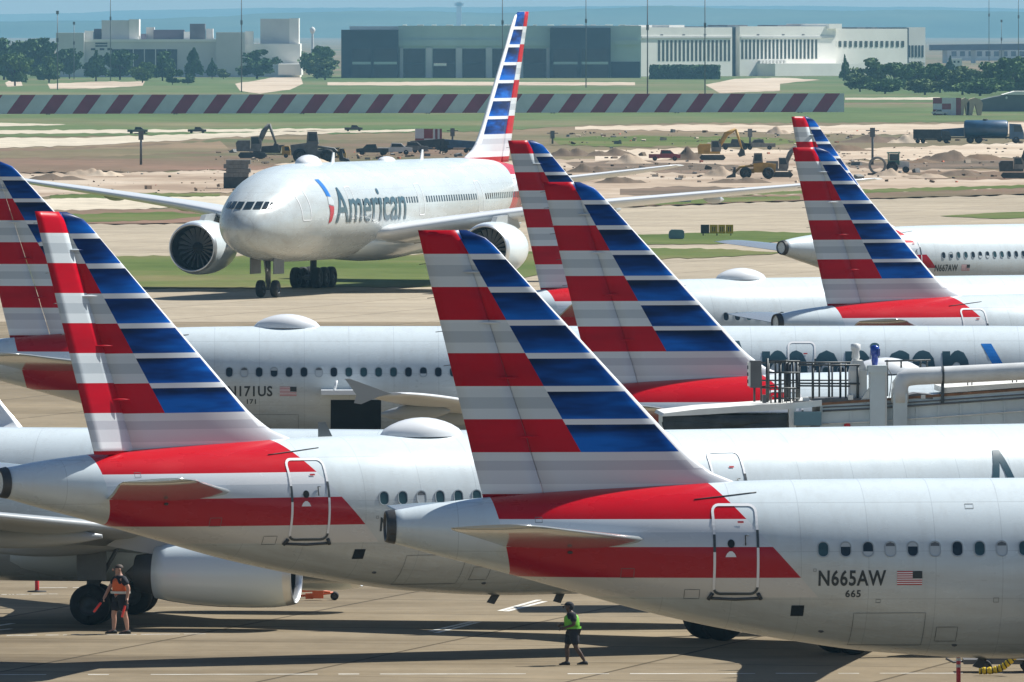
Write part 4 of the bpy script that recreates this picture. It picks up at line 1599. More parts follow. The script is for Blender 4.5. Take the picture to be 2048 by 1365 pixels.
def skin_obj(name, verts, edges, radii, mat, parent, root=0, sub=1):
    me = bpy.data.meshes.new(name)
    me.from_pydata([tuple(v) for v in verts], edges, [])
    o = link(name, me, parent)
    md = o.modifiers.new('skin', 'SKIN')
    md.use_smooth_shade = True
    sv = me.skin_vertices[0].data
    for i, r in enumerate(radii):
        sv[i].radius = r if isinstance(r, tuple) else (r, r)
        sv[i].use_root = (i == root)
    ss = o.modifiers.new('smooth', 'SUBSURF')
    ss.levels = ss.render_levels = sub
    dg = bpy.context.evaluated_depsgraph_get()
    dg.update()
    m2 = bpy.data.meshes.new_from_object(o.evaluated_get(dg))
    o.modifiers.clear()
    o.data = m2
    bpy.data.meshes.remove(me)
    m2.name = name
    m2.materials.clear()
    m2.materials.append(mat)
    for p in m2.polygons:
        p.use_smooth = True
    return o


class Sk:
    def __init__(self):
        self.v, self.e, self.r = [], [], []

    def pt(self, p, r, par=None):
        self.v.append(Vector(p))
        self.r.append(r)
        if par is not None:
            self.e.append((par, len(self.v) - 1))
        return len(self.v) - 1


def person(label, loc, hgt, J, skin, vest, hair_cap, rz=0.0):
    """J: joints for a 1.75 m figure facing -x; y is towards its left/right"""
    t = thing('person', label, 'person', loc, rz, 'ramp workers')
    k = hgt / 1.75
    t.scale = (k * 1.22, k * 1.15, k)
    s = Sk()
    pel = s.pt(J['pelvis'], (.15, .12))
    ch = s.pt((Vector(J['pelvis']) + Vector(J['chest'])) / 2, (.155, .12), pel)
    ce = s.pt(J['chest'], (.175, .125), ch)
    nk = s.pt(J['neck'], .062, ce)
    hd0 = s.pt(Vector(J['head']) + Vector((-.005, 0, -.07)), (.078, .07), nk)
    hd1 = s.pt(Vector(J['head']) + Vector((0, 0, .02)), (.10, .082), hd0)
    s.pt(Vector(J['head']) + Vector((.01, 0, .10)), (.075, .065), hd1)
    for sd_ in ('l', 'r'):
        sh = s.pt(J['sh' + sd_], .068, ce)
        el = s.pt(J['el' + sd_], .047, sh)
        wr = s.pt(J['wr' + sd_], .032, el)
        d = (Vector(J['wr' + sd_]) - Vector(J['el' + sd_])).normalized()
        sidev = Vector((1, 0, 0)).cross(d)
        if sidev.length < .2:
            sidev = Vector((0, 1, 0))
        sidev.normalize()
        pa = s.pt(Vector(J['wr' + sd_]) + d * .06, (.04, .026), wr)
        for q, (off, ln) in enumerate(((-.032, .070), (-.011, .082), (.011, .078), (.032, .062))):
            b0 = Vector(J['wr' + sd_]) + d * .10 + sidev * off
            f0 = s.pt(b0, .010, pa)
            curl = d.cross(sidev)
            f1 = s.pt(b0 + d * ln * .5 + curl * .012, .009, f0)
            s.pt(b0 + d * ln * .8 + curl * .04, .008, f1)
        th0 = s.pt(Vector(J['wr' + sd_]) + d * .055 - sidev * .05, .011, pa)
        s.pt(Vector(J['wr' + sd_]) + d * .10 - sidev * .075, .010, th0)
        hp = s.pt(J['hip' + sd_], .092, pel)
        kn = s.pt(J['kn' + sd_], .060, hp)
        cf = s.pt(Vector(J['kn' + sd_]).lerp(Vector(J['an' + sd_]), .35) + Vector((.015, 0, 0)), .057, kn)
        an = s.pt(J['an' + sd_], .038, cf)
        s.pt(Vector(J['an' + sd_]) + Vector((-.13, 0, -.05)), .034, an)
    body = skin_obj('body', s.v, s.e, s.r, skin, t)
    # face
    H0 = Vector(J['head'])
    fc = MB()
    fc.blob(H0 + Vector((-.112, 0, -.01)), (.024, .016, .03), 8, 5)
    for a in (-1, 1):
        fc.blob(H0 + Vector((.01, a * .085, -.005)), (.022, .012, .036), 8, 5)
    fc.build('nose_and_ears', skin, t)
    ey = MB()
    for a in (-1, 1):
        ey.blob(H0 + Vector((-.093, a * .034, .022)), (.012, .014, .009), 6, 4)
    ey.box(H0 + Vector((-.104, -.025, -.066)), H0 + Vector((-.09, .025, -.060)))
    ey.build('eyes_and_mouth', M_hair, t)
    hr = MB()
    hr.blob(H0 + Vector((.018, 0, .034)), (.108, .088, .105) if hair_cap else (.098, .082, .098), 14, 7, half=True)
    if hair_cap:
        hr.blob(H0 + Vector((.05, 0, .0)), (.075, .088, .10), 12, 6)
    if hair_cap:
        hr.box(H0 + Vector((-.17, -.07, .052)), H0 + Vector((-.07, .07, .066)))
    hr.build('cap' if hair_cap else 'hair', M_navy if hair_cap else M_hair, t)
    # shirt
    s = Sk()
    a = s.pt(J['pelvis'], (.17, .135))
    b = s.pt((Vector(J['pelvis']) + Vector(J['chest'])) / 2, (.175, .14), a)
    c = s.pt(J['chest'], (.195, .145), b)
    s.pt(Vector(J['neck']) + Vector((0, 0, -.02)), .085, c)
    for sd_ in ('l', 'r'):
        h_ = s.pt(J['sh' + sd_], .09, c)
        s.pt(Vector(J['sh' + sd_]).lerp(Vector(J['el' + sd_]), .75), .075, h_)
    skin_obj('shirt', s.v, s.e, s.r, M_navy, t)
    # vest
    s = Sk()
    a = s.pt(Vector(J['pelvis']) + Vector((.0, 0, -.02)), (.225, .19))
    b = s.pt((Vector(J['pelvis']) + Vector(J['chest'])) / 2, (.225, .19), a)
    c = s.pt(J['chest'], (.235, .19), b)
    s.pt(Vector(J['chest']).lerp(Vector(J['neck']), .75), (.19, .16), c)
    vo = skin_obj('safety_vest', s.v, s.e, s.r, vest, t)
    for zf in (.25,):
        tp = MB()
        P0 = Vector(J['pelvis']).lerp(Vector(J['chest']), zf)
        rg = []
        for zz in (-.03, .03):
            rg.append([P0 + Vector((.205 * math.cos(q), .235 * math.sin(q), zz)) for q in (2 * math.pi * i / 20 for i in range(20))])
        tp.rings(rg, 0, False, False)
        tp.build('reflective_band', M_refl if vest is M_vo else vest, vo)
    # shorts
    s = Sk()
    a = s.pt(Vector(J['pelvis']) + Vector((0, 0, .06)), (.165, .14))
    for sd_ in ('l', 'r'):
        h_ = s.pt(J['hip' + sd_], .125, a)
        s.pt(Vector(J['hip' + sd_]).lerp(Vector(J['kn' + sd_]), .88), .105, h_)
    skin_obj('shorts', s.v, s.e, s.r, M_navy, t)
    for sd_ in ('l', 'r'):
        A = Vector(J['an' + sd_])
        sh = MB()
        rs = []
        for (dx, w_, h_) in ((.07, .03, .06), (.05, .042, .10), (0, .046, .11), (-.07, .048, .075), (-.14, .046, .055), (-.18, .03, .04)):
            z0 = A.z - .085
            rs.append([(A.x + dx, A.y + w_ * math.cos(q), max(z0, z0 + h_ / 2 + h_ / 2 * math.sin(q) * (1.0 if math.sin(q) > 0 else 1.0))) for q in (2 * math.pi * i / 12 for i in range(12))])
        sh.rings(rs, 0, True, True)
        sh.build('shoe', M_black, t)
    return t


pO = G(241, 1268)
JO = {'pelvis': (.0, 0, .98), 'chest': (-.01, 0, 1.30), 'neck': (-.02, 0, 1.50), 'head': (-.05, .0, 1.64),
      'shl': (.0, -.20, 1.42), 'ell': (.10, -.27, 1.17), 'wrl': (.07, -.28, .94), 'shr': (-.02, .20, 1.42), 'elr': (-.16, .27, 1.18), 'wrr': (-.26, .25, .97),
      'hipl': (.02, -.10, .92), 'knl': (.06, -.11, .50), 'anl': (.12, -.11, .085), 'hipr': (-.02, .10, .92), 'knr': (-.12, .11, .50), 'anr': (-.12, .11, .085)}
person('walking worker in an orange safety vest with dark shorts, holding two red wands', pO, 1.88, JO, M_skin1, M_vo, False, R(18))
pG = G(1143, 1331)
JG = {'pelvis': (.02, 0, .96), 'chest': (.0, 0, 1.28), 'neck': (-.03, 0, 1.47), 'head': (-.07, .0, 1.61),
      'shl': (.03, -.19, 1.38), 'ell': (.06, -.25, 1.12), 'wrl': (-.14, -.20, 1.05), 'shr': (-.02, .19, 1.38), 'elr': (.0, .24, 1.13), 'wrr': (-.19, .14, 1.10),
      'hipl': (.04, -.10, .90), 'knl': (.10, -.11, .49), 'anl': (.30, -.11, .105), 'hipr': (-.0, .10, .90), 'knr': (-.11, .11, .49), 'anr': (-.10, .11, .085)}
person('walking worker in a green safety vest and dark cap, hands raised in front', pG, 1.66, JG, M_skin2, M_vg, True)


def wand(label, base, tip):
    t = thing('signal_wand', label, 'wand', base, 0, 'signal wands')
    d = Vector(tip) - Vector(base)
    mb = MB()
    mb.tube([d * .0, d * .3], .022, 10)
    mb.build('handle', M_black, t)
    mb = MB()
    mb.tube([d * .3, d * .34, d * .95, d], [.026, .034, .034, .02], 12)
    mb.build('glow_tube', M_wand, t)


k = 1.88 / 1.75
def ow(p):
    v = Vector((p[0] * k * 1.22, p[1] * k * 1.15, p[2] * k))
    c_, s_ = math.cos(R(18)), math.sin(R(18))
    return pO + Vector((v.x * c_ - v.y * s_, v.x * s_ + v.y * c_, v.z))
wand("red wand in the worker's forward hand, pointing down and left", ow((-.29, .25, .89)), ow((-.52, .23, .55)))
wand("red wand in the worker's rear hand, hanging beside the shorts", ow((.05, -.30, .86)), ow((-.06, -.33, .44)))

# ------------------------------------------------------------------ small ground equipment
M_orange = pm('tow_orange', (0.62, 0.10, 0.015), 0.5, var=0.15)
M_yel = pm('hose_yellow', (0.72, 0.50, 0.01), 0.5, var=0.12)
p = G(640, 1201)
tb = thing('tow_bar', 'orange tow bar with small black wheel on the ground right of the engine', 'tow bar', p)
s_ = F / p.y
mb = MB()
mb.tube([(-.9, .0, .12), (-.3, 0, .14), (.38, .0, .22)], .035, 8)
mb.tube([(-.9, .0, .25), (-.1, 0, .28), (.30, .0, .24)], .03, 8)
mb.box((-.22, -.12, .06), (.10, .12, .30))
mb.box((-.42, -.07, .04), (-.2, .07, .2))
mb.build('frame', M_orange, tb)
link('wheel', wheel_mesh(.12, .1), tb, (.42, 0, .12))
link('wheel', wheel_mesh(.12, .1), tb, (.42, .3, .12))
mb = MB()
mb.cyl((.42, -.05, .12), (.42, .35, .12), .02, 8)
mb.build('axle', M_dmetal, tb)


def marker_post(label, loc, h, r, base):
    t = thing('marker_post', label, 'marker post', loc, 0, 'red marker posts')
    mb = MB()
    mb.lathe([(0.03, r), (h * .96, r), (h, r * .7), (h, .001)], 14, 0, 'z')
    mb.build('post', M_redm, t)
    mb = MB()
    mb.lathe([(0, base), (.025, base), (.035, r * 1.3), (.05, r)], 18, 0, 'z')
    mb.build('base', M_black, t)
    return t


marker_post('short red post on a round black base under the left airliner', G(74, 1184), .42, .062, .28)
mp_ = marker_post('tall red and white post at the bottom edge beside the yellow hose', G(1917, 1402), 1.08, .055, .22)
for z in (.86, 1.02):
    mb = MB()
    mb.lathe([(z - .035, .058), (z + .035, .058)], 14, 0, 'z')
    mb.build('white_band', M_refl, mp_)

pc = G(1985, 1345)
ct = thing('ground_power_cart', 'dark low cart with a black wheel at the bottom right edge', 'cart', pc)
mb = MB()
mb.box((-.75, -.3, .22), (1.4, .6, .34))
mb.box((-.1, -.25, .34), (1.3, .55, .62))
mb.tube([(-.75, .1, .28), (-1.0, .1, .25), (-1.2, .1, .35)], .03, 6)
mb.build('chassis', M_dgrey, ct)
link('wheel', wheel_mesh(.17, .14), ct, (-.2, -.38, .17))
link('wheel', wheel_mesh(.17, .14), ct, (.9, -.38, .17))
link('wheel', wheel_mesh(.17, .14), ct, (.9, .62, .17))
mb = MB()
mb.prism([(.55, .34), (.95, .34), (1.0, .56), (.62, .52)], -.42, -.32)
mb.build('side_panel', M_doorw, ct)
ph = G(1960, 1352)
hs = thing('air_hose', 'yellow and black ribbed air hose lying beside the dark cart', 'hose', ph)
hs.scale = (1.15, 1.15, 1.3)
mb = MB()
mk = MB()
path = [(-.02, 0, .10), (.15, -.02, .10), (.35, 0, .12), (.5, .0, .17), (.62, .0, .25), (.74, 0, .36), (.86, 0, .46), (.98, 0, .56)]
hf = hermite([(i, *q) for i, q in enumerate(path)])
N = 44
pts = [Vector(hf(i * (len(path) - 1) / N)) for i in range(N + 1)]
mb.tube(pts, [.075 if i % 4 < 2 else .06 for i in range(N + 1)], 12)
mb.build('hose_body', M_yel, hs)
for i in range(2, N, 4):
    q = MB()
    d = (pts[min(i + 1, N)] - pts[i - 1]).normalized()
    q.tube([pts[i] - d * .012, pts[i] + d * .012], .072, 12)
    q.build('hose_ring', M_black, hs)

# ------------------------------------------------------------------ striped blast fence
M_fr = pm('fence_red', (0.27, 0.018, 0.05), 0.7, var=0.15, scale=0.4)
M_fw = pm('fence_white', (0.60, 0.63, 0.65), 0.7, var=0.10, scale=0.3)
fA, fB = G(-420, 231), G(1688, 226)
fn = thing('blast_fence', 'long blast fence with slanting red and white stripes across the field', 'fence', fA)
fd = fB - fA
flen = fd.length
ang = math.atan2(fd.y, fd.x)
fn.rotation_euler = (0, 0, ang)
FH, PER, SL, RW = 3.75, 6.42, 2.75, 2.95
x = -3.0
k = 0


def clip_poly(pts, xmax, xmin=0.0):
    out = []
    for (a, b) in zip(pts, pts[1:] + pts[:1]):
        ia, ib = a[0] <= xmax, b[0] <= xmax
        if ia:
            out.append(a)
        if ia != ib:
            t_ = (xmax - a[0]) / (b[0] - a[0])
            out.append((xmax, a[1] + (b[1] - a[1]) * t_))
    return out


rnd = random.Random(3)
while x < flen + 2:
    for (o, w, m, nm) in ((0, RW, M_fr, 'red_panel'), (RW, PER - RW, M_fw, 'white_panel')):
        po = clip_poly([(x + o, .15), (x + o + w - .03, .15), (x + o + w + SL - .03, FH), (x + o + SL, FH)], flen)
        if len(po) > 2:
            mb = MB()
            dy = rnd.uniform(-.04, .04)
            mb.prism(po, -.08 + dy, .08 + dy)
            mb.build(nm, m, fn)
    x += PER
M_fpost = pm('fence_steel', (0.20, 0.21, 0.21), 0.6, 0.3, var=0.2)
for k in range(0, int(flen / 25) + 1):
    mb = MB()
    mb.box((k * 25 + .2, .1, 0), (k * 25 + .5, .35, FH))
    mb.add([(k * 25 + .2, .3, FH * .8), (k * 25 + .5, .3, FH * .8), (k * 25 + .5, 2.2, 0), (k * 25 + .2, 2.2, 0), (k * 25 + .2, 1.9, 0), (k * 25 + .5, 1.9, 0)], [(0, 1, 2, 3), (0, 1, 5, 4)])
    mb.build('brace_post', M_fpost, fn)

# ------------------------------------------------------------------ buildings
M_bw = pm('render_white', (0.86, 0.84, 0.77), 0.85, var=0.07, scale=0.1)
M_bg = pm('render_grey', (0.64, 0.64, 0.61), 0.85, var=0.08, scale=0.1)
M_bg2 = pm('render_greygreen', (0.50, 0.62, 0.56), 0.85, var=0.08, scale=0.1)
M_bd = pm('glazing_dark', (0.008, 0.022, 0.035), 0.25, var=0.3, scale=0.15)
M_bd2 = pm('cladding_dark', (0.012, 0.035, 0.055), 0.5, var=0.2, scale=0.1)
M_slit = pm('slit_glass', (0.05, 0.065, 0.06), 0.3, var=0.4, scale=0.2)
M_roofm = pm('roof_plant', (0.10, 0.10, 0.12), 0.7, var=0.3, scale=0.3)
M_purple = pm('roof_purple', (0.10, 0.09, 0.13), 0.7, var=0.2, scale=0.3)


class Bld:
    def __init__(self, label, D, px0, cat='building', name='building', rz=0.0):
        self.D = D
        self.s = F / D
        self.px0 = px0
        self.c = math.cos(rz) * (.965 if rz else 1.0)
        self.t = thing(name, label, cat, ((px0 - 1024) / self.s, D, 0), rz)

    def x(self, px): return (px - self.px0) / self.s / self.c
    def z(self, py): return H - (py - YH) / self.s

    def box(self, name, px0, px1, py0, py1, mat, y0=0.0, y1=12.0, parent=None, ground=False, M2=None):
        mb = MB()
        z0 = 0 if ground else self.z(py1)
        mb.box((self.x(px0), y0, z0), (self.x(px1), y1, self.z(py0)))
        return mb.build(name, mat, parent or self.t)

    def pane(self, px0, px1, py0, py1, parent, mat=M_bd, name='window', y=-.05, frame=False):
        mb = MB()
        x0, x1, z0, z1 = self.x(px0), self.x(px1), self.z(py1), self.z(py0)
        mb.add([(x0, y, z0), (x1, y, z0), (x1, y, z1), (x0, y, z1), (x0, y + .25, z0), (x1, y + .25, z0), (x1, y + .25, z1), (x0, y + .25, z1)],
               [(0, 1, 2, 3), (0, 4, 5, 1), (1, 5, 6, 2), (2, 6, 7, 3), (3, 7, 4, 0)])
        return mb.build(name, mat, parent)


# white building, left
b = Bld('low white building with two square roof towers behind the left trees', 3750, 112)
wl = b.box('wall', 112, 168, 66, 150, M_bg, 0, 30, ground=True)
w2 = b.box('wall', 168, 432, 80, 150, M_bg, 3, 32, ground=True)
w3 = b.box('wall', 432, 490, 65, 150, M_bg, 0, 30, ground=True)
w4 = b.box('wall', 490, 600, 88, 150, M_bw, 2, 30, ground=True)
b.box('parapet', 168, 432, 79, 84, M_bw, 2.6, 3.0)
b.box('turret', 168, 185, 62, 80, M_bw, 5, 12)
b.box('tower', 202, 257, 41, 80, M_bg, 6, 20)
b.box('tower', 257, 277, 39, 80, M_bw, 5.6, 20)  # tower's sunlit right side, its brightness painted as a whiter block
b.box('turret', 490, 506, 63, 88, M_bw, 2.5, 9)
b.box('tower', 520, 578, 38, 88, M_bg, 5, 22)
b.box('tower', 578, 597, 37, 88, M_bw, 4.6, 22)  # sunlit right flank of the other tower, light put into the wall colour
b.box('roof_plant', 186, 201, 58, 80, M_purple, 9, 18)
b.box('roof_plant', 305, 366, 60, 79, M_purple, 10, 20)
b.box('roof_plant', 366, 378, 64, 79, M_bw, 9, 18)
b.box('roof_plant', 378, 408, 48, 79, M_roofm, 10, 19)
b.box('roof_plant', 290, 306, 55, 79, M_bg, 12, 20)
b.box('roof_plant', 410, 424, 58, 79, M_bw, 12, 19)
b.box('roof_plant', 280, 290, 68, 79, M_purple, 9, 14)
b.pane(222, 355, 99, 146, w2, M_bd, y=2.9)
for k in range(6):
    mbx = b.x(222 + 22.2 * (k + .95))
    mb = MB()
    mb.box((mbx, 2.7, 0), (mbx + .3, 2.95, b.z(99)))
    mb.build('mullion', M_bg, w2)
for px in (181, 199, 214):
    b.pane(px, px + 9, 97, 101, w2, M_bd, y=2.9)
for py in (86, 91):
    b.pane(190, 214, py, py + 3, w2, M_bd2, y=2.9)
b.box('loading_ramp', 560, 606, 128, 150, M_bw, -30, 1)

# dark hangar-like block, centre
b = Bld('long dark grey-green hangar block with black glazed bays in the centre', 3700, 683)
main = b.box('wall', 797, 1282, 52, 156, M_bg2, 0, 60, ground=True)
d1 = b.box('dark_block', 683, 797, 60, 158, M_bd2, -6, 50, ground=True)
d2 = b.box('dark_block', 1100, 1221, 56, 158, M_bd2, -5, 50, ground=True)
b.box('roof_edge', 699, 797, 53, 60, M_bw, 2, 30)
b.box('roof_edge', 1120, 1215, 51, 56, M_bg, 2, 30)
b.box('cornice', 797, 1100, 80, 92, M_bg2, -.8, 0)
b.box('cornice', 1221, 1282, 80, 90, M_bg2, -.8, 0)
for a, c in ((807, 850), (866, 911), (925, 971), (985, 1032), (1047, 1092)):
    p_ = b.pane(a, c, 98, 157, main, M_bd, 'bay_door', -.3)
    b.box('bay_sill', a, c, 126, 129, M_bd2, -.5, -.35, parent=main)
for a, c in ((800, 806), (852, 864), (912, 924), (972, 984), (1033, 1046), (1093, 1099)):
    b.box('pilaster', a, c, 96, 157, M_bg, -1.0, 0, parent=main, ground=True)
for q, (a, c) in ((d1, (705, 742)), (d1, (748, 794)), (d2, (1107, 1155)), (d2, (1163, 1216))):
    yy = -6.3 if q is d1 else -5.3
    b.pane(a, c, 98, 122, q, M_bd, 'window', yy)
    b.pane(a, c, 130, 157, q, M_bd, 'window', yy)
    b.box('spandrel', a, c, 124, 129, M_bg2, yy + .1, yy + .35, parent=q)
b.box('white_van_roof', 868, 893, 127, 132, M_bw, -12, -8)
b.pane(1222, 1280, 124, 157, main, M_bd2, 'window', -.3)
for k in range(16):
    px = 805 + k * 29
    b.box('roof_vent', px, px + 8 + (k * 5) % 9, 49.5, 52.4, M_bg if k % 2 else M_bw, 6, 12)

# white office block, right
b = Bld('white office block with rows of tall slit windows at right', 3800, 1280, rz=R(42))
o1 = b.box('wall', 1280, 1461, 55, 158, M_bw, 0, 40, ground=True)
o2 = b.box('wall', 1476, 1668, 53, 152, M_bw, 0, 40, ground=True)
o3 = b.box('wall', 1668, 1821, 58, 150, M_bw, 2, 40, ground=True)
o4 = b.box('wall', 1828, 1866, 55, 150, M_bg, 4, 40, ground=True)
b.box('stair_core', 1461, 1476, 55, 158, M_bd2, 2, 40, ground=True)
b.box('stair_core', 1821, 1828, 56, 150, M_bd2, 3, 40, ground=True)
b.box('parapet', 1650, 1676, 48, 58, M_bw, -1, 20)
b.box('band', 1282, 1459, 73, 77, M_bg, -.3, 0)
b.box('band', 1478, 1664, 73, 77, M_bg, -.3, 0)
for k in range(18):
    b.pane(1315 + k * 8.1, 1315 + k * 8.1 + 4.4, 81, 123, o1, M_slit)
for k in range(20):
    b.pane(1479 + k * 7.75, 1479 + k * 7.75 + 4.2, 80, 119, o2, M_slit)
for k in range(14):
    b.pane(1671 + k * 10.6, 1671 + k * 10.6 + 5.4, 83, 95, o3, M_slit, y=1.9)
for k in range(5):
    b.pane(1831 + k * 6.8, 1831 + k * 6.8 + 4, 92, 116, o4, M_bd, y=3.9)
for px in (1320, 1363, 1405, 1510, 1560, 1600):
    b.pane(px, px + 5, 69, 71, o1 if px < 1461 else o2, M_roofm)
for px, w in ((1325, 26), (1385, 30), (1500, 40), (1600, 46), (1690, 20), (1760, 16), (1790, 10)):
    b.box('roof_plant', px, px + w, 50.5 if px < 1650 else 55, 57, M_bg if px % 2 else M_roofm, 12, 22)
b.box('annex', 1510, 1690, 128, 152, M_bw, -9, 0, ground=True)
for k in range(8):
    b.box('annex_pier', 1512 + k * 7, 1515 + k * 7, 122, 152, M_bg, -1.2, -.02, ground=True)
# small blocks at the far right
b = Bld('small pale block between the trees right of the office', 3900, 1900)
b.box('wall', 1904, 1924, 118, 142, M_bg, 0, 12, ground=True)
b.pane(1907, 1911, 122, 126, b.t, M_bd)
b.pane(1915, 1919, 122, 126, b.t, M_bd)
b = Bld('pale warehouse far beyond the raised roadway at right', 5600, 1900)
w_ = b.box('wall', 1895, 2060, 97, 124, M_bg, 0, 40, ground=True)
for k in range(9):
    b.pane(1903 + 17 * k, 1913 + 17 * k, 103, 113, w_, M_roofm)
b = Bld('low grey shed with a white roof at the right edge of the field', 2230, 1963, 'shed', 'shed')
q = MB()
q.prism([(b.x(1962), 0), (b.x(2090), 0), (b.x(2090), b.z(190)), (b.x(2015), b.z(190)), (b.x(1990), b.z(194)), (b.x(1962), b.z(200))], 0, 9)
q.build('wall', pm('shed_grey', (0.16, 0.175, 0.175), 0.8, var=0.1, scale=.4), b.t)
q = MB()
q.prism([(b.x(2005), b.z(190)), (b.x(2090), b.z(190.3)), (b.x(2090), b.z(183)), (b.x(2030), b.z(183))], -.3, 9.3)
q.build('roof', M_bw, b.t)
q = MB()
q.blob((b.x(2013), -.1, b.z(196)), (.22, .15, .3), 8, 5)
q.build('wall_lamp', M_bw, b.t)

# raised roadway
rw = thing('elevated_road', 'bluish elevated roadway on piers at the far right', 'bridge', P(1860, 54, 5200) - Vector((0, 0, H)))
s5 = F / 5200
q = MB()
q.prism([(0, H - (90 - YH) / s5), (80, H - (86 - YH) / s5 + .0), (80, H - (86 - YH) / s5 - 3.2), (0, H - (90 - YH) / s5 - 2.6)], 0, 12)
q.build('deck', M_purple, rw)
for k in range(6):
    q = MB()
    q.box((6 + k * 13, 3, 0), (8 + k * 13, 9, H - (88 - YH) / s5 - 2.4))
    q.build('pier', M_bg, rw)

# ------------------------------------------------------------------ poles, towers
M_pole = pm('pole_steel', (0.14, 0.15, 0.16), 0.5, 0.4, var=0.1)
POLES = [(115, 22, 160, 3000, 'at the left edge of the white building'), (148, 44, 150, 3600, 'behind the white building, short'), (221, -40, 150, 3500, 'rising behind the square tower at left'),
         (483, -40, 165, 2900, 'rising left of the right-hand roof tower'), (1005, -40, 165, 2900, 'rising just left of the tall tail fin'), (1172, -40, 160, 3100, 'rising above the black glazed block'),
         (1295, -40, 200, 2400, 'at the joint of the hangar and the office'), (1410, -40, 190, 2600, 'in front of the slit windows'), (1978, -40, 150, 4200, 'left of the pair at the far right'),
         (2003, 40, 150, 4200, 'short, between two taller ones at the far right'), (2037, -40, 160, 3800, 'last at the right edge')]
for px, y0, y1, D, w in POLES:
    p0, p1 = P(px, y1, D), P(px, y0, D)
    t = thing('light_mast', 'thin dark mast ' + w, 'mast', (p0.x, D, 0), 0, 'masts along the skyline')
    q = MB()
    q.tube([(0, 0, 0), (0, 0, p1.z)], [.16, .10], 8)
    q.build('pole', M_pole, t)
    q = MB()
    zt = min(p1.z, P(px, 62, D).z) if y0 < 0 else p1.z
    q.box((-.35, -.2, p1.z - .9), (.35, .2, p1.z))
    q.build('lamp_head', M_pole, t)
    q = MB()
    q.box((-.28, -.2, p1.z * .6), (.28, .2, p1.z * .6 + 1.1))
    q.build('bracket_box', M_pole, t)
for px, y0, y1, lab in ((282, 262, 330, 'thin dark field post near the pale roads at left'), (1745, 256, 330, 'dark field post with cross arms near the tractor'), (1500, 258, 300, 'dark field post behind the loader'), (905, 257, 296, 'dark signal post by the chequered hut'), (1105, 262, 288, 'dark box on a post right of the tall tail')):
    p0 = G(px, y1)
    t = thing('field_post', lab, 'post', p0, 0, 'posts in the field')
    hh = P(px, y0, p0.y).z
    q = MB()
    q.tube([(0, 0, 0), (0, 0, hh)], [.16, .12], 8)
    q.build('pole', M_pole, t)
    q = MB()
    q.box((-.3, -.2, hh - 1.1), (.3, .2, hh))
    q.build('lamp_head', M_pole, t)
    q = MB()
    q.box((-.8, -.06, hh - .4), (.8, .06, hh - .28))
    q.build('cross_arm', M_pole, t)
wt = thing('water_tower', 'tiny pale water tower right of the white building', 'water tower', P(625, 54, 6500) - Vector((0, 0, H)))
q = MB()
q.lathe([(12.5, .5), (13.3, 1.2), (14.6, 1.6), (15.8, 1.3), (16.6, .2)], 16, 0, 'z')
q.build('tank', M_bw, wt)
q = MB()
q.lathe([(0, .9), (12.8, .6)], 10, 0, 'z')
q.build('stem', M_bg, wt)
ft = thing('hilltop_block', 'faint square tower on the skyline above the dark hangar', 'building', P(918, 54, 16000) - Vector((0, 0, H)))
q = MB()
q.box((-3.5, -4, 0), (3.5, 4, H + 54 / (F / 16000) - 3))
q.build('wall', M_bg, ft)
q = MB()
q.box((-6.5, -4, 46), (6.5, 4, 50))
q.build('crown', M_bg, ft)

# ------------------------------------------------------------------ trees
M_bark = pm('bark', (0.07, 0.05, 0.035), 0.9, var=0.3, scale=2)


def leaf_mat(name, c1, c2):
    n = NT(name)
    f = n.noise(0.35, 3)
    g = n.noise(2.5, 2, None, .6, (5, 5, 5))
    c = n.ramp(n.add(n.mul(f, .6), n.mul(g, .4)), [(0.35, c1), (0.65, c2)])
    return n.done(c, 0.7, spec=0.15)


M_leaf = [leaf_mat('foliage_dark', (0.035, 0.085, 0.03), (0.085, 0.16, 0.05)), leaf_mat('foliage_mid', (0.065, 0.13, 0.04), (0.13, 0.21, 0.06)), leaf_mat('foliage_pale', (0.09, 0.14, 0.05), (0.16, 0.22, 0.08))]


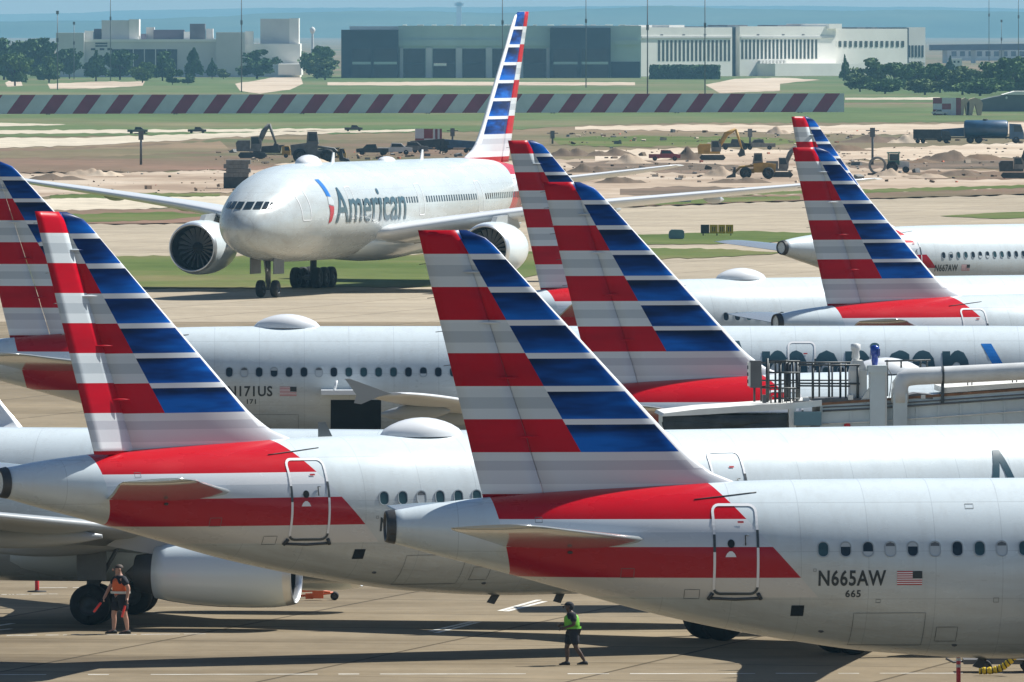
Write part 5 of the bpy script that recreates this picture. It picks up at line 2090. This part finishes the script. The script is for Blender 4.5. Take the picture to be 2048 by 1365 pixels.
def make_tree(seed, kind, hgt=8.0, wid=4.2, nleaf=1500, conical=False, bush=False):
    rnd = random.Random(seed)
    t = thing('broadleaf_tree' if not bush else 'shrub', 'x', 'tree' if not bush else 'shrub')
    tr = MB()
    tz = hgt * (.22 if not bush else .06)
    tr.tube([(0, 0, 0), (.05, 0, tz), (.1, .05, hgt * .55)], [hgt * .028, hgt * .022, hgt * .008], 8)
    ends = []
    for k in range(7):
        a = 2 * math.pi * k / 7 + rnd.uniform(-.4, .4)
        e = Vector((math.cos(a) * wid * rnd.uniform(.4, .75), math.sin(a) * wid * rnd.uniform(.4, .75), hgt * rnd.uniform(.30, .82)))
        ends.append(e)
        z0 = tz * rnd.uniform(.8, 1.5)
        tr.tube([(0.03, 0, z0), e * .5 + Vector((0, 0, z0 * .4)), e], [hgt * .014, hgt * .009, hgt * .003], 6)
    tr.build('trunk', M_bark, t)
    cr = MB()
    clumps = []
    for e in ends + [Vector((0, 0, hgt * .85)), Vector((0, 0, hgt * .6)), Vector((wid * .35, 0, hgt * .28)), Vector((-wid * .35, 0, hgt * .28)), Vector((0, -wid * .3, hgt * .3))]:
        clumps.append((e, rnd.uniform(.26, .42)))
        for _ in range(2):
            clumps.append((e + Vector((rnd.uniform(-1, 1), rnd.uniform(-1, 1), rnd.uniform(-.6, .8))) * wid * .34, rnd.uniform(.18, .32)))
    for i in range(nleaf):
        c, rr = rnd.choice(clumps)
        v = Vector((rnd.gauss(0, 1), rnd.gauss(0, 1), rnd.gauss(0, 1)))
        v.normalize()
        v *= wid * rr * rnd.random() ** .4
        v.z *= .8
        p = c + v
        if conical:
            k_ = max(.12, 1.05 - p.z / hgt)
            p.x *= k_ * 1.3
            p.y *= k_ * 1.3
        p.z = min(max(p.z, hgt * (.14 if not bush else .02)), hgt * rnd.uniform(.96, 1.0))
        s = wid * rnd.uniform(.06, .13)
        ax = Vector((rnd.gauss(0, 1), rnd.gauss(0, 1), rnd.gauss(0, .6))).normalized()
        u = ax.orthogonal().normalized()
        w_ = ax.cross(u)
        cr.add([p + u * s, p + w_ * s * .7, p - u * s, p - w_ * s * .7], [(0, 1, 2, 3)])
    cr.build('crown', M_leaf[kind], t, fix=False)
    return t


M_tuft = leaf_mat('grass_blade', (0.08, 0.13, 0.03), (0.15, 0.19, 0.06))
PROTO = {}
TREES = [  # px, base py, top py, half width px, kind, conical, words
    (8, 160, 84, 34, 0, 0, 'at the left edge of the picture'), (45, 158, 88, 32, 0, 0, 'in the dense left wood, second from the edge'), (80, 160, 84, 30, 0, 0, 'in the dense left wood, nearest the white building'), (30, 172, 112, 30, 1, 0, 'low, in front of the left wood'), (98, 166, 118, 24, 1, 0, 'low, at the right end of the left wood'),
    (139, 158, 103, 20, 0, 0, 'in front of the left wall of the white building'), (192, 163, 106, 25, 0, 1, 'with a pointed top left of the dark glazing'), (240, 160, 104, 28, 0, 0, 'over the left end of the dark glazing'), (285, 166, 128, 20, 1, 0, 'low, below the middle of the dark glazing'), (325, 162, 108, 24, 0, 0, 'over the right end of the dark glazing'), (345, 170, 138, 14, 0, 0, 'small and round at the foot of the glazing'), (388, 160, 100, 23, 0, 1, 'with a pointed crown right of the glazing'), (376, 169, 150, 12, 0, 0, 'small dark one below the pointed crown'), (424, 158, 120, 12, 0, 1, 'small dark conifer before the grey wall'), (447, 158, 140, 12, 2, 0, 'small pale one right of the conifer'),
    (514, 158, 105, 32, 0, 0, 'round, left of the pair by the ramp'), (575, 154, 100, 30, 0, 0, 'round, right of the pair by the ramp'), (634, 158, 98, 28, 1, 0, 'left of the dark hangar'), (650, 160, 120, 24, 2, 0, 'pale, against the corner of the dark hangar'),
    (1690, 170, 115, 10, 1, 1, 'slim, before the right end of the office'), (1745, 180, 112, 30, 2, 0, 'below the small office windows'), (1790, 182, 120, 30, 1, 0, 'dark, below the grey end block'), (1835, 180, 118, 28, 2, 0, 'below the stair core at right'), (1880, 186, 122, 32, 1, 0, 'left of the small pale block'), (1925, 190, 128, 34, 2, 0, 'before the small pale block'), (1975, 188, 122, 34, 1, 0, 'left of the edge among the right-hand trees'), (2020, 190, 112, 38, 1, 0, 'second from the right edge'), (2055, 188, 108, 34, 1, 0, 'at the right edge'), (1720, 184, 138, 26, 2, 0, 'pale and low near the end of the striped fence'), (1770, 188, 150, 30, 1, 0, 'low, right of the striped fence'), (1900, 160, 106, 12, 0, 1, 'slim and dark left of the pale block'), (1850, 190, 150, 34, 2, 0, 'pale and low, right of the fence end'), (1960, 192, 150, 40, 1, 0, 'low, behind the chequered huts'), (2030, 186, 148, 34, 2, 0, 'pale and low, behind the grey shed')]
for i, (px, py, pt_, hw, kind, con, w) in enumerate(TREES):
    key = (kind, con, i % 3)
    p0 = G(px, py)
    s = F / p0.y
    if px > 1700:
        pt_ += 10
    hgt = (py - pt_) / s
    lab = ('pointed' if con else ('dark', 'green', 'pale green')[kind]) + ' tree ' + w
    if key not in PROTO:
        PROTO[key] = make_tree(i * 7 + 1, kind, 8.0, 4.2, 3000, bool(con))
        o = PROTO[key]
        o.location = p0
        o['label'] = lab
        o['group'] = 'trees in the distance'
    else:
        o = dup(PROTO[key], lab, p0, rnd.uniform(0, 6), 'trees in the distance')
    o.rotation_euler = (0, 0, rnd.uniform(0, 6))
    o.scale = (hw / s / 3.2, hw / s / 3.2, hgt / 7.4)
# hedge and ground cover that reads as one mass
hd = MB()
rr = random.Random(9)
for i in range(5200):
    px = rr.uniform(1300, 1440)
    p = P(px, rr.uniform(131, 160), 3600)
    p.y += rr.uniform(0, 5)
    a = Vector((rr.gauss(0, 1), rr.gauss(0, 1), rr.gauss(0, .7))).normalized()
    u = a.orthogonal().normalized() * rr.uniform(.3, .6)
    v = a.cross(u)
    hd.add([p + u, p + v * .8, p - u, p - v * .8], [(0, 1, 2, 3)])
tag(hd.build('hedge', M_leaf[0], fix=False), 'clipped dark hedge in front of the white office block', 'hedge', kind='stuff')
# ------------------------------------------------------------------ works vehicles, huts, heaps
M_cyel = pm('machine_yellow', (0.42, 0.25, 0.045), 0.6, var=0.25, scale=1.2)
M_cdk = pm('machine_dark', (0.045, 0.05, 0.05), 0.7, var=0.35, scale=1.5)
M_cgr = pm('machine_grey', (0.16, 0.16, 0.15), 0.7, var=0.3, scale=1.5)
M_cwh = pm('vehicle_white', (0.62, 0.62, 0.59), 0.4, 0, 0.3, var=0.08)
M_crd = pm('vehicle_red', (0.22, 0.02, 0.035), 0.4, 0, 0.3, var=0.15)
M_cbl = pm('tank_blue', (0.02, 0.075, 0.15), 0.45, 0, 0.2, var=0.3, scale=.8)
M_cgn = pm('tractor_green', (0.05, 0.17, 0.13), 0.45, 0, 0.2, var=0.15)
M_csoil = M_dark
EQ = 'machines on the works site'


def excavator(label, px, py, face=-1, sc=1.0, col=None, pose=0):
    col = col or M_cyel
    t = thing('excavator', label, 'excavator', G(px, py), 0, EQ)
    t.scale = (face * sc, sc, sc)
    for y in (-1.2, 1.2):
        q = MB()
        q.prism([(-1.9, .45), (-1.6, .1), (1.6, .1), (1.9, .45), (1.6, .85), (-1.6, .85)], y - .3, y + .3)
        q.build('track', M_cdk, t)
    q = MB()
    q.box((-1.1, -1.3, 1.0), (2.1, 1.3, 1.35))
    q.prism([(.3, 1.35), (2.1, 1.35), (2.2, 2.1), (1.9, 2.45), (.3, 2.45)], -1.25, 1.25)
    q.build('engine_house', col, t)
    q = MB()
    q.prism([(-1.2, 1.35), (.2, 1.35), (.2, 2.95), (-.8, 2.95), (-1.25, 2.3)], -1.25, -.2)
    cb = q.build('cab', M_cgr, t)
    q = MB()
    q.prism([(-1.0, 2.0), (.05, 2.0), (.05, 2.8), (-.75, 2.8)], -1.29, -1.26)
    q.build('cab_window', M_bd, cb)
    if pose == 0:
        bo = [(-.6, 1.5), (-2.0, 3.9), (-3.4, 4.6)]
        st = [(-3.4, 4.6), (-4.3, 1.7)]
    else:
        bo = [(-.6, 1.5), (-1.5, 3.6), (-2.2, 4.6)]
        st = [(-2.2, 4.6), (-3.1, 2.0)]
    q = MB()
    q.tube([(x, 0, z) for x, z in bo], [.28, .38, .2], 6)
    q.build('boom', col, t)
    q = MB()
    q.tube([(x, 0, z) for x, z in st], [.24, .15], 6)
    q.build('stick', col, t)
    ex, ez = st[-1]
    q = MB()
    q.prism([(ex + .2, ez + .1), (ex - .35, ez - .1), (ex - .45, ez - .9), (ex + .35, ez - 1.15), (ex + .7, ez - .7), (ex + .45, ez - .5)], -.6, .6)
    q.build('bucket', M_cdk, t)
    return t


def loader(label, px, py, face=-1, sc=1.0, col=None):
    col = col or M_cyel
    t = thing('wheel_loader', label, 'loader', G(px, py), 0, EQ)
    t.scale = (face * sc, sc, sc)
    q = MB()
    q.prism([(-.2, .8), (2.6, .8), (2.7, 1.9), (1.0, 2.1), (-.2, 2.0)], -.9, .9)
    q.box((-1.7, -.7, .7), (-.1, .7, 1.3))
    q.build('body', col, t)
    q = MB()
    q.prism([(-.3, 2.0), (1.0, 2.1), (.9, 3.3), (-.1, 3.3)], -.75, .75)
    cb = q.build('cab', M_cgr, t)
    q = MB()
    q.prism([(-.1, 2.3), (.8, 2.3), (.75, 3.1), (0, 3.1)], -.8, -.77)
    q.build('cab_window', M_bd, cb)
    for x in (-1.2, 1.7):
        for y in (-1.1, 1.1):
            link('wheel', wheel_mesh(.75, .6), t, (x, y, .75))
    q = MB()
    q.tube([(-.2, -.5, 1.7), (-1.9, -.5, 1.5), (-2.7, -.5, .7)], .14, 6)
    q.tube([(-.2, .5, 1.7), (-1.9, .5, 1.5), (-2.7, .5, .7)], .14, 6)
    q.build('lift_arm', col, t)
    q = MB()
    q.prism([(-2.5, .2), (-3.7, .1), (-3.5, .35), (-2.9, .6), (-2.75, 1.4), (-3.1, 1.5), (-2.5, 1.5)], -1.35, 1.35)
    q.build('bucket', M_cdk, t)
    return t


def truck(label, px, py, kind, face=1, sc=1.0, cab=None, load=None, name='truck'):
    t = thing(name, label, 'truck' if name == 'truck' else 'car', G(px, py), 0, 'vehicles parked beyond the taxiway')
    t.scale = (face * sc, sc, sc)
    cab = cab or M_cwh
    if kind == 'pickup':
        q = MB()
        q.prism([(-2.6, .45), (2.6, .45), (2.65, 1.05), (1.6, 1.15), (.95, 1.75), (-.55, 1.8), (-.75, 1.1), (-2.6, 1.1)], -.9, .9)
        bd = q.build('body', cab, t)
        q = MB()
        q.prism([(1.35, 1.2), (.88, 1.66), (-.45, 1.7), (-.55, 1.2)], -.92, -.905)
        q.build('window', M_bd, t)
        for x in (-1.6, 1.7):
            for y in (-.8, .8):
                link('wheel', wheel_mesh(.38, .25), t, (x, y, .38))
    else:
        q = MB()
        q.prism([(2.2, .6), (4.2, .6), (4.2, 1.5), (3.8, 2.7), (2.2, 2.8)], -1.15, 1.15)
        c_ = q.build('cab', cab, t)
        q = MB()
        q.prism([(2.8, 1.65), (4.0, 1.65), (3.7, 2.5), (2.8, 2.55)], -1.18, -1.16)
        q.build('window', M_bd, c_)
        q = MB()
        q.box((-4.2, -.45, .7), (3.6, .45, .95))
        q.build('frame', M_cdk, t)
        q = MB()
        if kind == 'tank':
            q.lathe([(-4.3, .2), (-4.25, 1.0), (-4.0, 1.2), (1.7, 1.2), (1.95, 1.0), (2.0, .2)], 20, 0, 'x', (0, 0, 2.1), True, True)
            tk_ = q.build('tank', load or M_cbl, t)
            q = MB()
            q.cyl((-1.2, 0, 3.2), (-1.2, 0, 3.45), .4, 12)
            q.build('hatch', M_cdk, tk_)
        elif kind == 'dump':
            q.prism([(-4.4, 1.1), (1.8, 1.1), (2.1, 2.6), (2.8, 2.9), (2.8, 3.0), (-4.4, 2.5)], -1.2, 1.2)
            q.build('tipper_body', load or M_cgr, t)
        else:
            q.box((-4.4, -1.2, 1.0), (2.0, 1.2, 3.2))
            q.build('cargo_box', load or M_cwh, t)
        for x in (-3.4, -2.2, 3.1):
            for y in (-1, 1):
                link('wheel', wheel_mesh(.5, .35), t, (x, y, .5))
    return t


def heap(label, px, py, w, h, mat, seed, name='soil_heap'):
    """irregular mound of earth w x h metres"""
    rnd = random.Random(seed)
    mb = MB()
    n, m = 22, 8
    vs, fs = [], []
    ph = [rnd.uniform(0, 6) for _ in range(6)]
    for j in range(m + 1):
        for i in range(n + 1):
            u, v = i / n * 2 - 1, j / m * 2 - 1
            r = min(1, math.hypot(u, v))
            z = .8 * h * (1 - r ** 2) ** 1.3 * (1 + .25 * math.sin(5 * u + ph[0]) + .18 * math.sin(11 * u + ph[1] + v * 3) + rnd.uniform(-.1, .1))
            vs.append((u * w * .75, v * w * .5, z - .05))
    for j in range(m):
        for i in range(n):
            a = j * (n + 1) + i
            fs.append((a, a + 1, a + n + 2, a + n + 1))
    mb.add(vs, fs, 0, True)
    o = mb.build(name, mat, None, loc=G(px, py))
    tag(o, kind='structure')
    return o


excavator('dark dusty excavator with raised boom above the big nose of the taxiing jet', 505, 318, -1, .95, M_cgr, 1)
loader('dusty wheel loader with pale wheel just behind the taxiing jet roof', 632, 326, -1, 1.15, M_cgr)
truck('yellow-nosed dumper between the two machines above the taxiing jet', 545, 316, 'dump', 1, .55, M_cyel, M_cdk)
truck('dump truck with yellow cab right of the wheel loader', 655, 322, 'dump', 1, .55, M_cyel, M_cdk)
excavator('yellow excavator working on the dirt right of the tall tail', 1425, 322, -1, .85, M_cyel)
excavator('pale excavator touching the right-hand tail fin', 1560, 356, -1, .75, M_cgr, 1)
loader('yellow wheel loader left of the pale excavator', 1510, 358, 1, .85, M_cyel)
excavator('dark excavator at the right edge of the picture', 2030, 358, -1, .8, M_cdk, 1)
truck('blue tanker truck parked at the right edge', 1988, 287, 'tank', 1, 1.0, M_cbl, M_cbl)
truck('tall dark box truck left of the blue tanker', 1865, 287, 'box', 1, .62, M_cdk, M_cdk)
truck('second dark tipper behind the blue tanker', 1912, 284, 'dump', 1, .7, M_cdk, M_cbl)
truck('red van with white roof right of the wide-body stabiliser', 1329, 322, 'pickup', 1, .75, M_crd, name='van')
truck('white pickup among the parked vehicles behind the taxiing jet roof', 790, 310, 'pickup', 1, .85)
truck('dark pickup, first of the row behind the taxiing jet roof', 745, 311, 'pickup', -1, .8, M_cdk)
truck('grey pickup in the middle of the row behind the taxiing jet roof', 822, 307, 'pickup', 1, .85, M_cgr)
truck('dark tipper right of the pickups, below the chequered hut', 862, 306, 'dump', 1, .62, M_cdk, M_cdk)
truck('dark box truck nearest the tall tail, below the chequered hut', 912, 306, 'dump', -1, .6, M_cdk, M_cbl)
truck('white pickup right of the chequered hut, partly hidden', 888, 299, 'pickup', 1, .6)
truck('white pickup on the pale road at the far left', 275, 268, 'pickup', 1, .6, M_cgr)
truck('dark pickup on the pale road left of the excavator', 394, 267, 'pickup', 1, .55, M_cdk)
truck('dark pickup on the pale road right of the wheel loader', 707, 263, 'pickup', 1, .55, M_cdk)
truck('dark car parked left of the right-hand fins', 1470, 300, 'pickup', 1, .8, M_cdk, name='van')
truck('grey van parked behind the yellow excavator', 1520, 300, 'pickup', -1, .8, M_cgr, name='van')
truck('white van parked on the dirt beyond the striped fence end', 1880, 231, 'pickup', -1, .6, name='van')

tr = thing('tractor', 'small green tractor with white bonnet beside the dirt mound', 'tractor', G(1795, 346), 0, EQ)
q = MB()
q.prism([(-1.0, .6), (1.3, .6), (1.35, 1.25), (.2, 1.35), (-1.0, 1.2)], -.4, .4)
q.build('bonnet', M_cwh, tr)
q = MB()
for x in (-1.05, .15):
    for y in (-.6, .6):
        q.box((x - .05, y - .05, .9), (x + .05, y + .05, 2.25))
q.box((-1.2, -.75, 2.2), (.3, .75, 2.35))
q.box((-1.0, -.55, .9), (.1, .55, 1.4))
cb = q.build('cab', M_cgn, tr)
q = MB()
q.box((-.95, -.56, 1.42), (.08, .56, 2.15))
q.build('cab_window', M_glass_t, cb)
for y in (-.7, .7):
    link('wheel', wheel_mesh(.65, .4), tr, (-.6, y, .65))
    link('wheel', wheel_mesh(.38, .28), tr, (.95, y, .38))

rg = thing('pipe_ring', 'pale concrete pipe ring standing left of the tractor', 'pipe', G(1755, 350))
q = MB()
prof = [(-.6, 1.0), (.6, 1.0), (.6, .74), (-.6, .74), (-.6, 1.0)]
q.lathe(prof, 28, 0, 'y', (0, 0, 1.05))
q.build('ring', M_cgr, rg)
q = MB()
q.box((-1.1, -.5, 0), (1.1, .5, .18))
q.build('cradle', M_cdk, rg)

# chequered huts
def checker(label, px0, px1, py0, py1, nx, nz, first=0, mats=None, round_=False):
    p0 = G((px0 + px1) / 2, py1)
    s = F / p0.y
    w, h = (px1 - px0) / s, (py1 - py0) / s
    t = thing('chequered_hut', label, 'hut', p0, 0, 'red and white huts')
    q = MB()
    q.box((-w / 2 + .05, .05, 0), (w / 2 - .05, w * .6, h - .05))
    q.build('core', M_cgr, t)
    for i in range(nx):
        for j in range(nz):
            q = MB()
            q.box((-w / 2 + w * i / nx + .01, -.03, h * j / nz + .01), (-w / 2 + w * (i + 1) / nx - .01, .045, h * (j + 1) / nz - .01))
            q.build('panel', (M_fw, M_crd)[(i + j + first) % 2], t)
    return t


checker('red and white chequered hut behind the taxiing jet roof', 830, 866, 258, 297, 2, 2, 1)
checker('red and white striped hut right of the chequered one', 866, 884, 258, 290, 4, 1, 0)
checker('chequered hut at the end of the striped fence', 1866, 1902, 196, 231, 2, 3, 1)
checker('narrow chequered hut nearest the white tents', 1902, 1922, 196, 231, 2, 1, 0)
for px, w, lab in ((1930, 9, 'slim pale tent left of the pair'), (1950, 16, 'rounded pale tent by the grey shed')):
    p0 = G(px, 231)
    s = F / p0.y
    t = thing('tent', lab, 'tent', p0, 0, 'pale tents')
    q = MB()
    hw = w / s
    q.prism([(-hw, 0), (-hw, 2.2), (-hw * .7, 3.0), (0, 3.3), (hw * .7, 3.0), (hw, 2.2), (hw * .8, 0), (hw * .35, 0), (0, 2.2), (-hw * .35, 0)], 0, 4)
    q.build('cover', M_sand, t)
# grey site container
p0 = G(474, 377)
ctn = thing('site_container', 'grey block container with dark lower half left of the taxiing jet nose', 'container', p0)
s = F / p0.y
hw = 27 / s
q = MB()
q.box((-hw, 0, 0), (hw, 2.6, 1.15))
q.build('lower_box', M_cdk, ctn)
for j in range(4):
    for i in range(5):
        q = MB()
        q.box((-hw + 2 * hw * (i + (.5 if j % 2 else 0)) / 5.5 + .01, -.02 - .02 * ((i * 7 + j * 3) % 3), 1.16 + .44 * j), (-hw + 2 * hw * (i + 1 + (.5 if j % 2 else 0)) / 5.5, 2.6, 1.16 + .44 * (j + 1) - .02))
        q.build('block', M_cgr, ctn)
# taxiway signs
p0 = G(1434, 472)
s = F / p0.y
ts = thing('taxiway_sign', 'black and yellow taxiway sign on the grass', 'sign', p0)
q = MB()
for x in (-1.1, 0, 1.1):
    q.cyl((x, .1, 0), (x, .1, .2), .05, 8)
q.build('leg', M_dgrey, ts)
M_sy = pm('sign_yellow', (0.55, 0.35, 0.015), 0.5, var=0.12)
for a, b_, m in ((1402, 1419, M_letter), (1420, 1436, M_sy), (1437, 1451, M_sy), (1452, 1467, M_sy)):
    q = MB()
    q.box(((a - 1434.5) / s, 0, .18), ((b_ - 1434.5) / s, .22, .88))
    pn = q.build('sign_panel', m, ts)
    if m is M_sy:
        q = MB()
        c = ((a + b_) / 2 - 1434.5) / s
        q.add([(c - .12, -.004, .34), (c - .05, -.004, .34), (c - .05, -.004, .72), (c - .12, -.004, .72)], [(0, 1, 2, 3)])
        q.add([(c + .05, -.004, .34), (c + .12, -.004, .34), (c + .12, -.004, .72), (c + .05, -.004, .72)], [(0, 1, 2, 3)])
        q.build('sign_marking', M_letter, pn, fix=False)
p0 = G(1353, 479)
s = F / p0.y
ub = thing('utility_box', 'dark rounded utility box on the grass left of the taxiway sign', 'box', p0)
q = MB()
q.prism([(-.58, .06), (.58, .06), (.62, .3), (.6, .62), (.45, .74), (-.4, .76), (-.58, .6), (-.62, .3)], 0, .5)
q.build('casing', M_tealb, ub)
q = MB()
q.box((-.5, .05, 0), (.5, .45, .07))
q.build('plinth', M_dgrey, ub)
p0 = G(1371, 404)
wk = thing('white_box', 'small white box at the edge of the dirt above the taxiway sign', 'box', p0)
q = MB()
q.box((-.55, 0, 0), (.55, .8, .7))
q.prism([(-.6, .7), (.6, .7), (.45, .85), (-.45, .85)], -.05, .85)
q.build('casing', M_cwh, wk)
# heaps
for a in ((1895, 322, 5.8, 1.35, M_dark, 1), (1830, 326, 5, .6, M_brown, 2), (1258, 327, 4.2, 1.2, M_pink, 3), (1440, 352, 3.2, 1.1, M_pink, 4), (1180, 345, 4, 1.1, M_dark, 5), (1140, 312, 4, 1.3, M_dark, 6), (1780, 352, 3.5, .8, M_pink, 7), (1920, 352, 5, .7, M_dark, 8), (1555, 268, 3, 1.2, M_pink, 9), (110, 360, 5.0, .75, M_dark, 10), (1640, 300, 7, 1.2, M_dark, 11), (1760, 285, 9, 1.2, M_dark, 12), (1690, 302, 6, .9, M_brown, 13), (1815, 286, 4, 1.4, M_sand, 14), (1220, 312, 5, 1.1, M_dark, 15), (1380, 320, 4, 1.5, M_dark, 16), (1240, 366, 4, .9, M_dark, 17), (1960, 320, 6, .8, M_brown, 18), (210, 352, 3, .8, M_sand, 19), (170, 350, 3.4, .9, M_pink, 20), (620, 330, 6, .8, M_sand, 21), (1850, 356, 4, .6, M_pink, 22), (1480, 366, 5, .7, M_dark, 23)):
    heap('', *a)

M_rub = [M_dark, M_pink, M_sand, M_cgr, pm('barrier_orange', (0.50, 0.14, 0.07), 0.7, var=0.2)]
rub = MB()
rr = random.Random(77)
for (x0, x1, y0, y1, n, sz) in ((1120, 2060, 296, 366, 380, .3), (60, 1000, 340, 388, 140, .22), (1120, 2060, 262, 290, 220, .36), (420, 960, 300, 330, 160, .36)):
    for i in range(n):
        p = G(rr.uniform(x0, x1), rr.uniform(y0, y1))
        q_ = sz * rr.uniform(.3, 1.0) ** 2 * (2.2 if rr.random() < .12 else 1)
        M = Matrix.Translation(p) @ Matrix.Rotation(rr.uniform(0, 6), 4, 'Z') @ Matrix.Rotation(rr.uniform(-.5, .5), 4, 'X')
        rub.cbox((0, 0, q_ * .25), (q_ * rr.uniform(.8, 2.6), q_, q_ * rr.uniform(.4, 1.1)), rr.choices(range(5), [5, 3, 2, 3, .8])[0], M)
tag(rub.build('rubble', M_rub), 'scattered rubble and broken soil over the works site', 'rubble', kind='stuff')

# ------------------------------------------------------------------ air
hz = MB()
hz.box((-8900, -240, -1.2), (8900, 27700, 90))
M_hz = bpy.data.materials.new('haze_air')
M_hz.use_nodes = True
nt = M_hz.node_tree
nt.nodes.clear()
pv = nt.nodes.new('ShaderNodeVolumePrincipled')
pv.inputs['Color'].default_value = (0.36, 0.74, 1.0, 1)
pv.inputs['Density'].default_value = 5.5e-5
pv.inputs['Anisotropy'].default_value = 0.0
mo = nt.nodes.new('ShaderNodeOutputMaterial')
nt.links.new(pv.outputs[0], mo.inputs['Volume'])
hzo = hz.build('haze', M_hz)
tag(hzo, 'thin blue summer haze over the airfield', 'haze', kind='stuff')
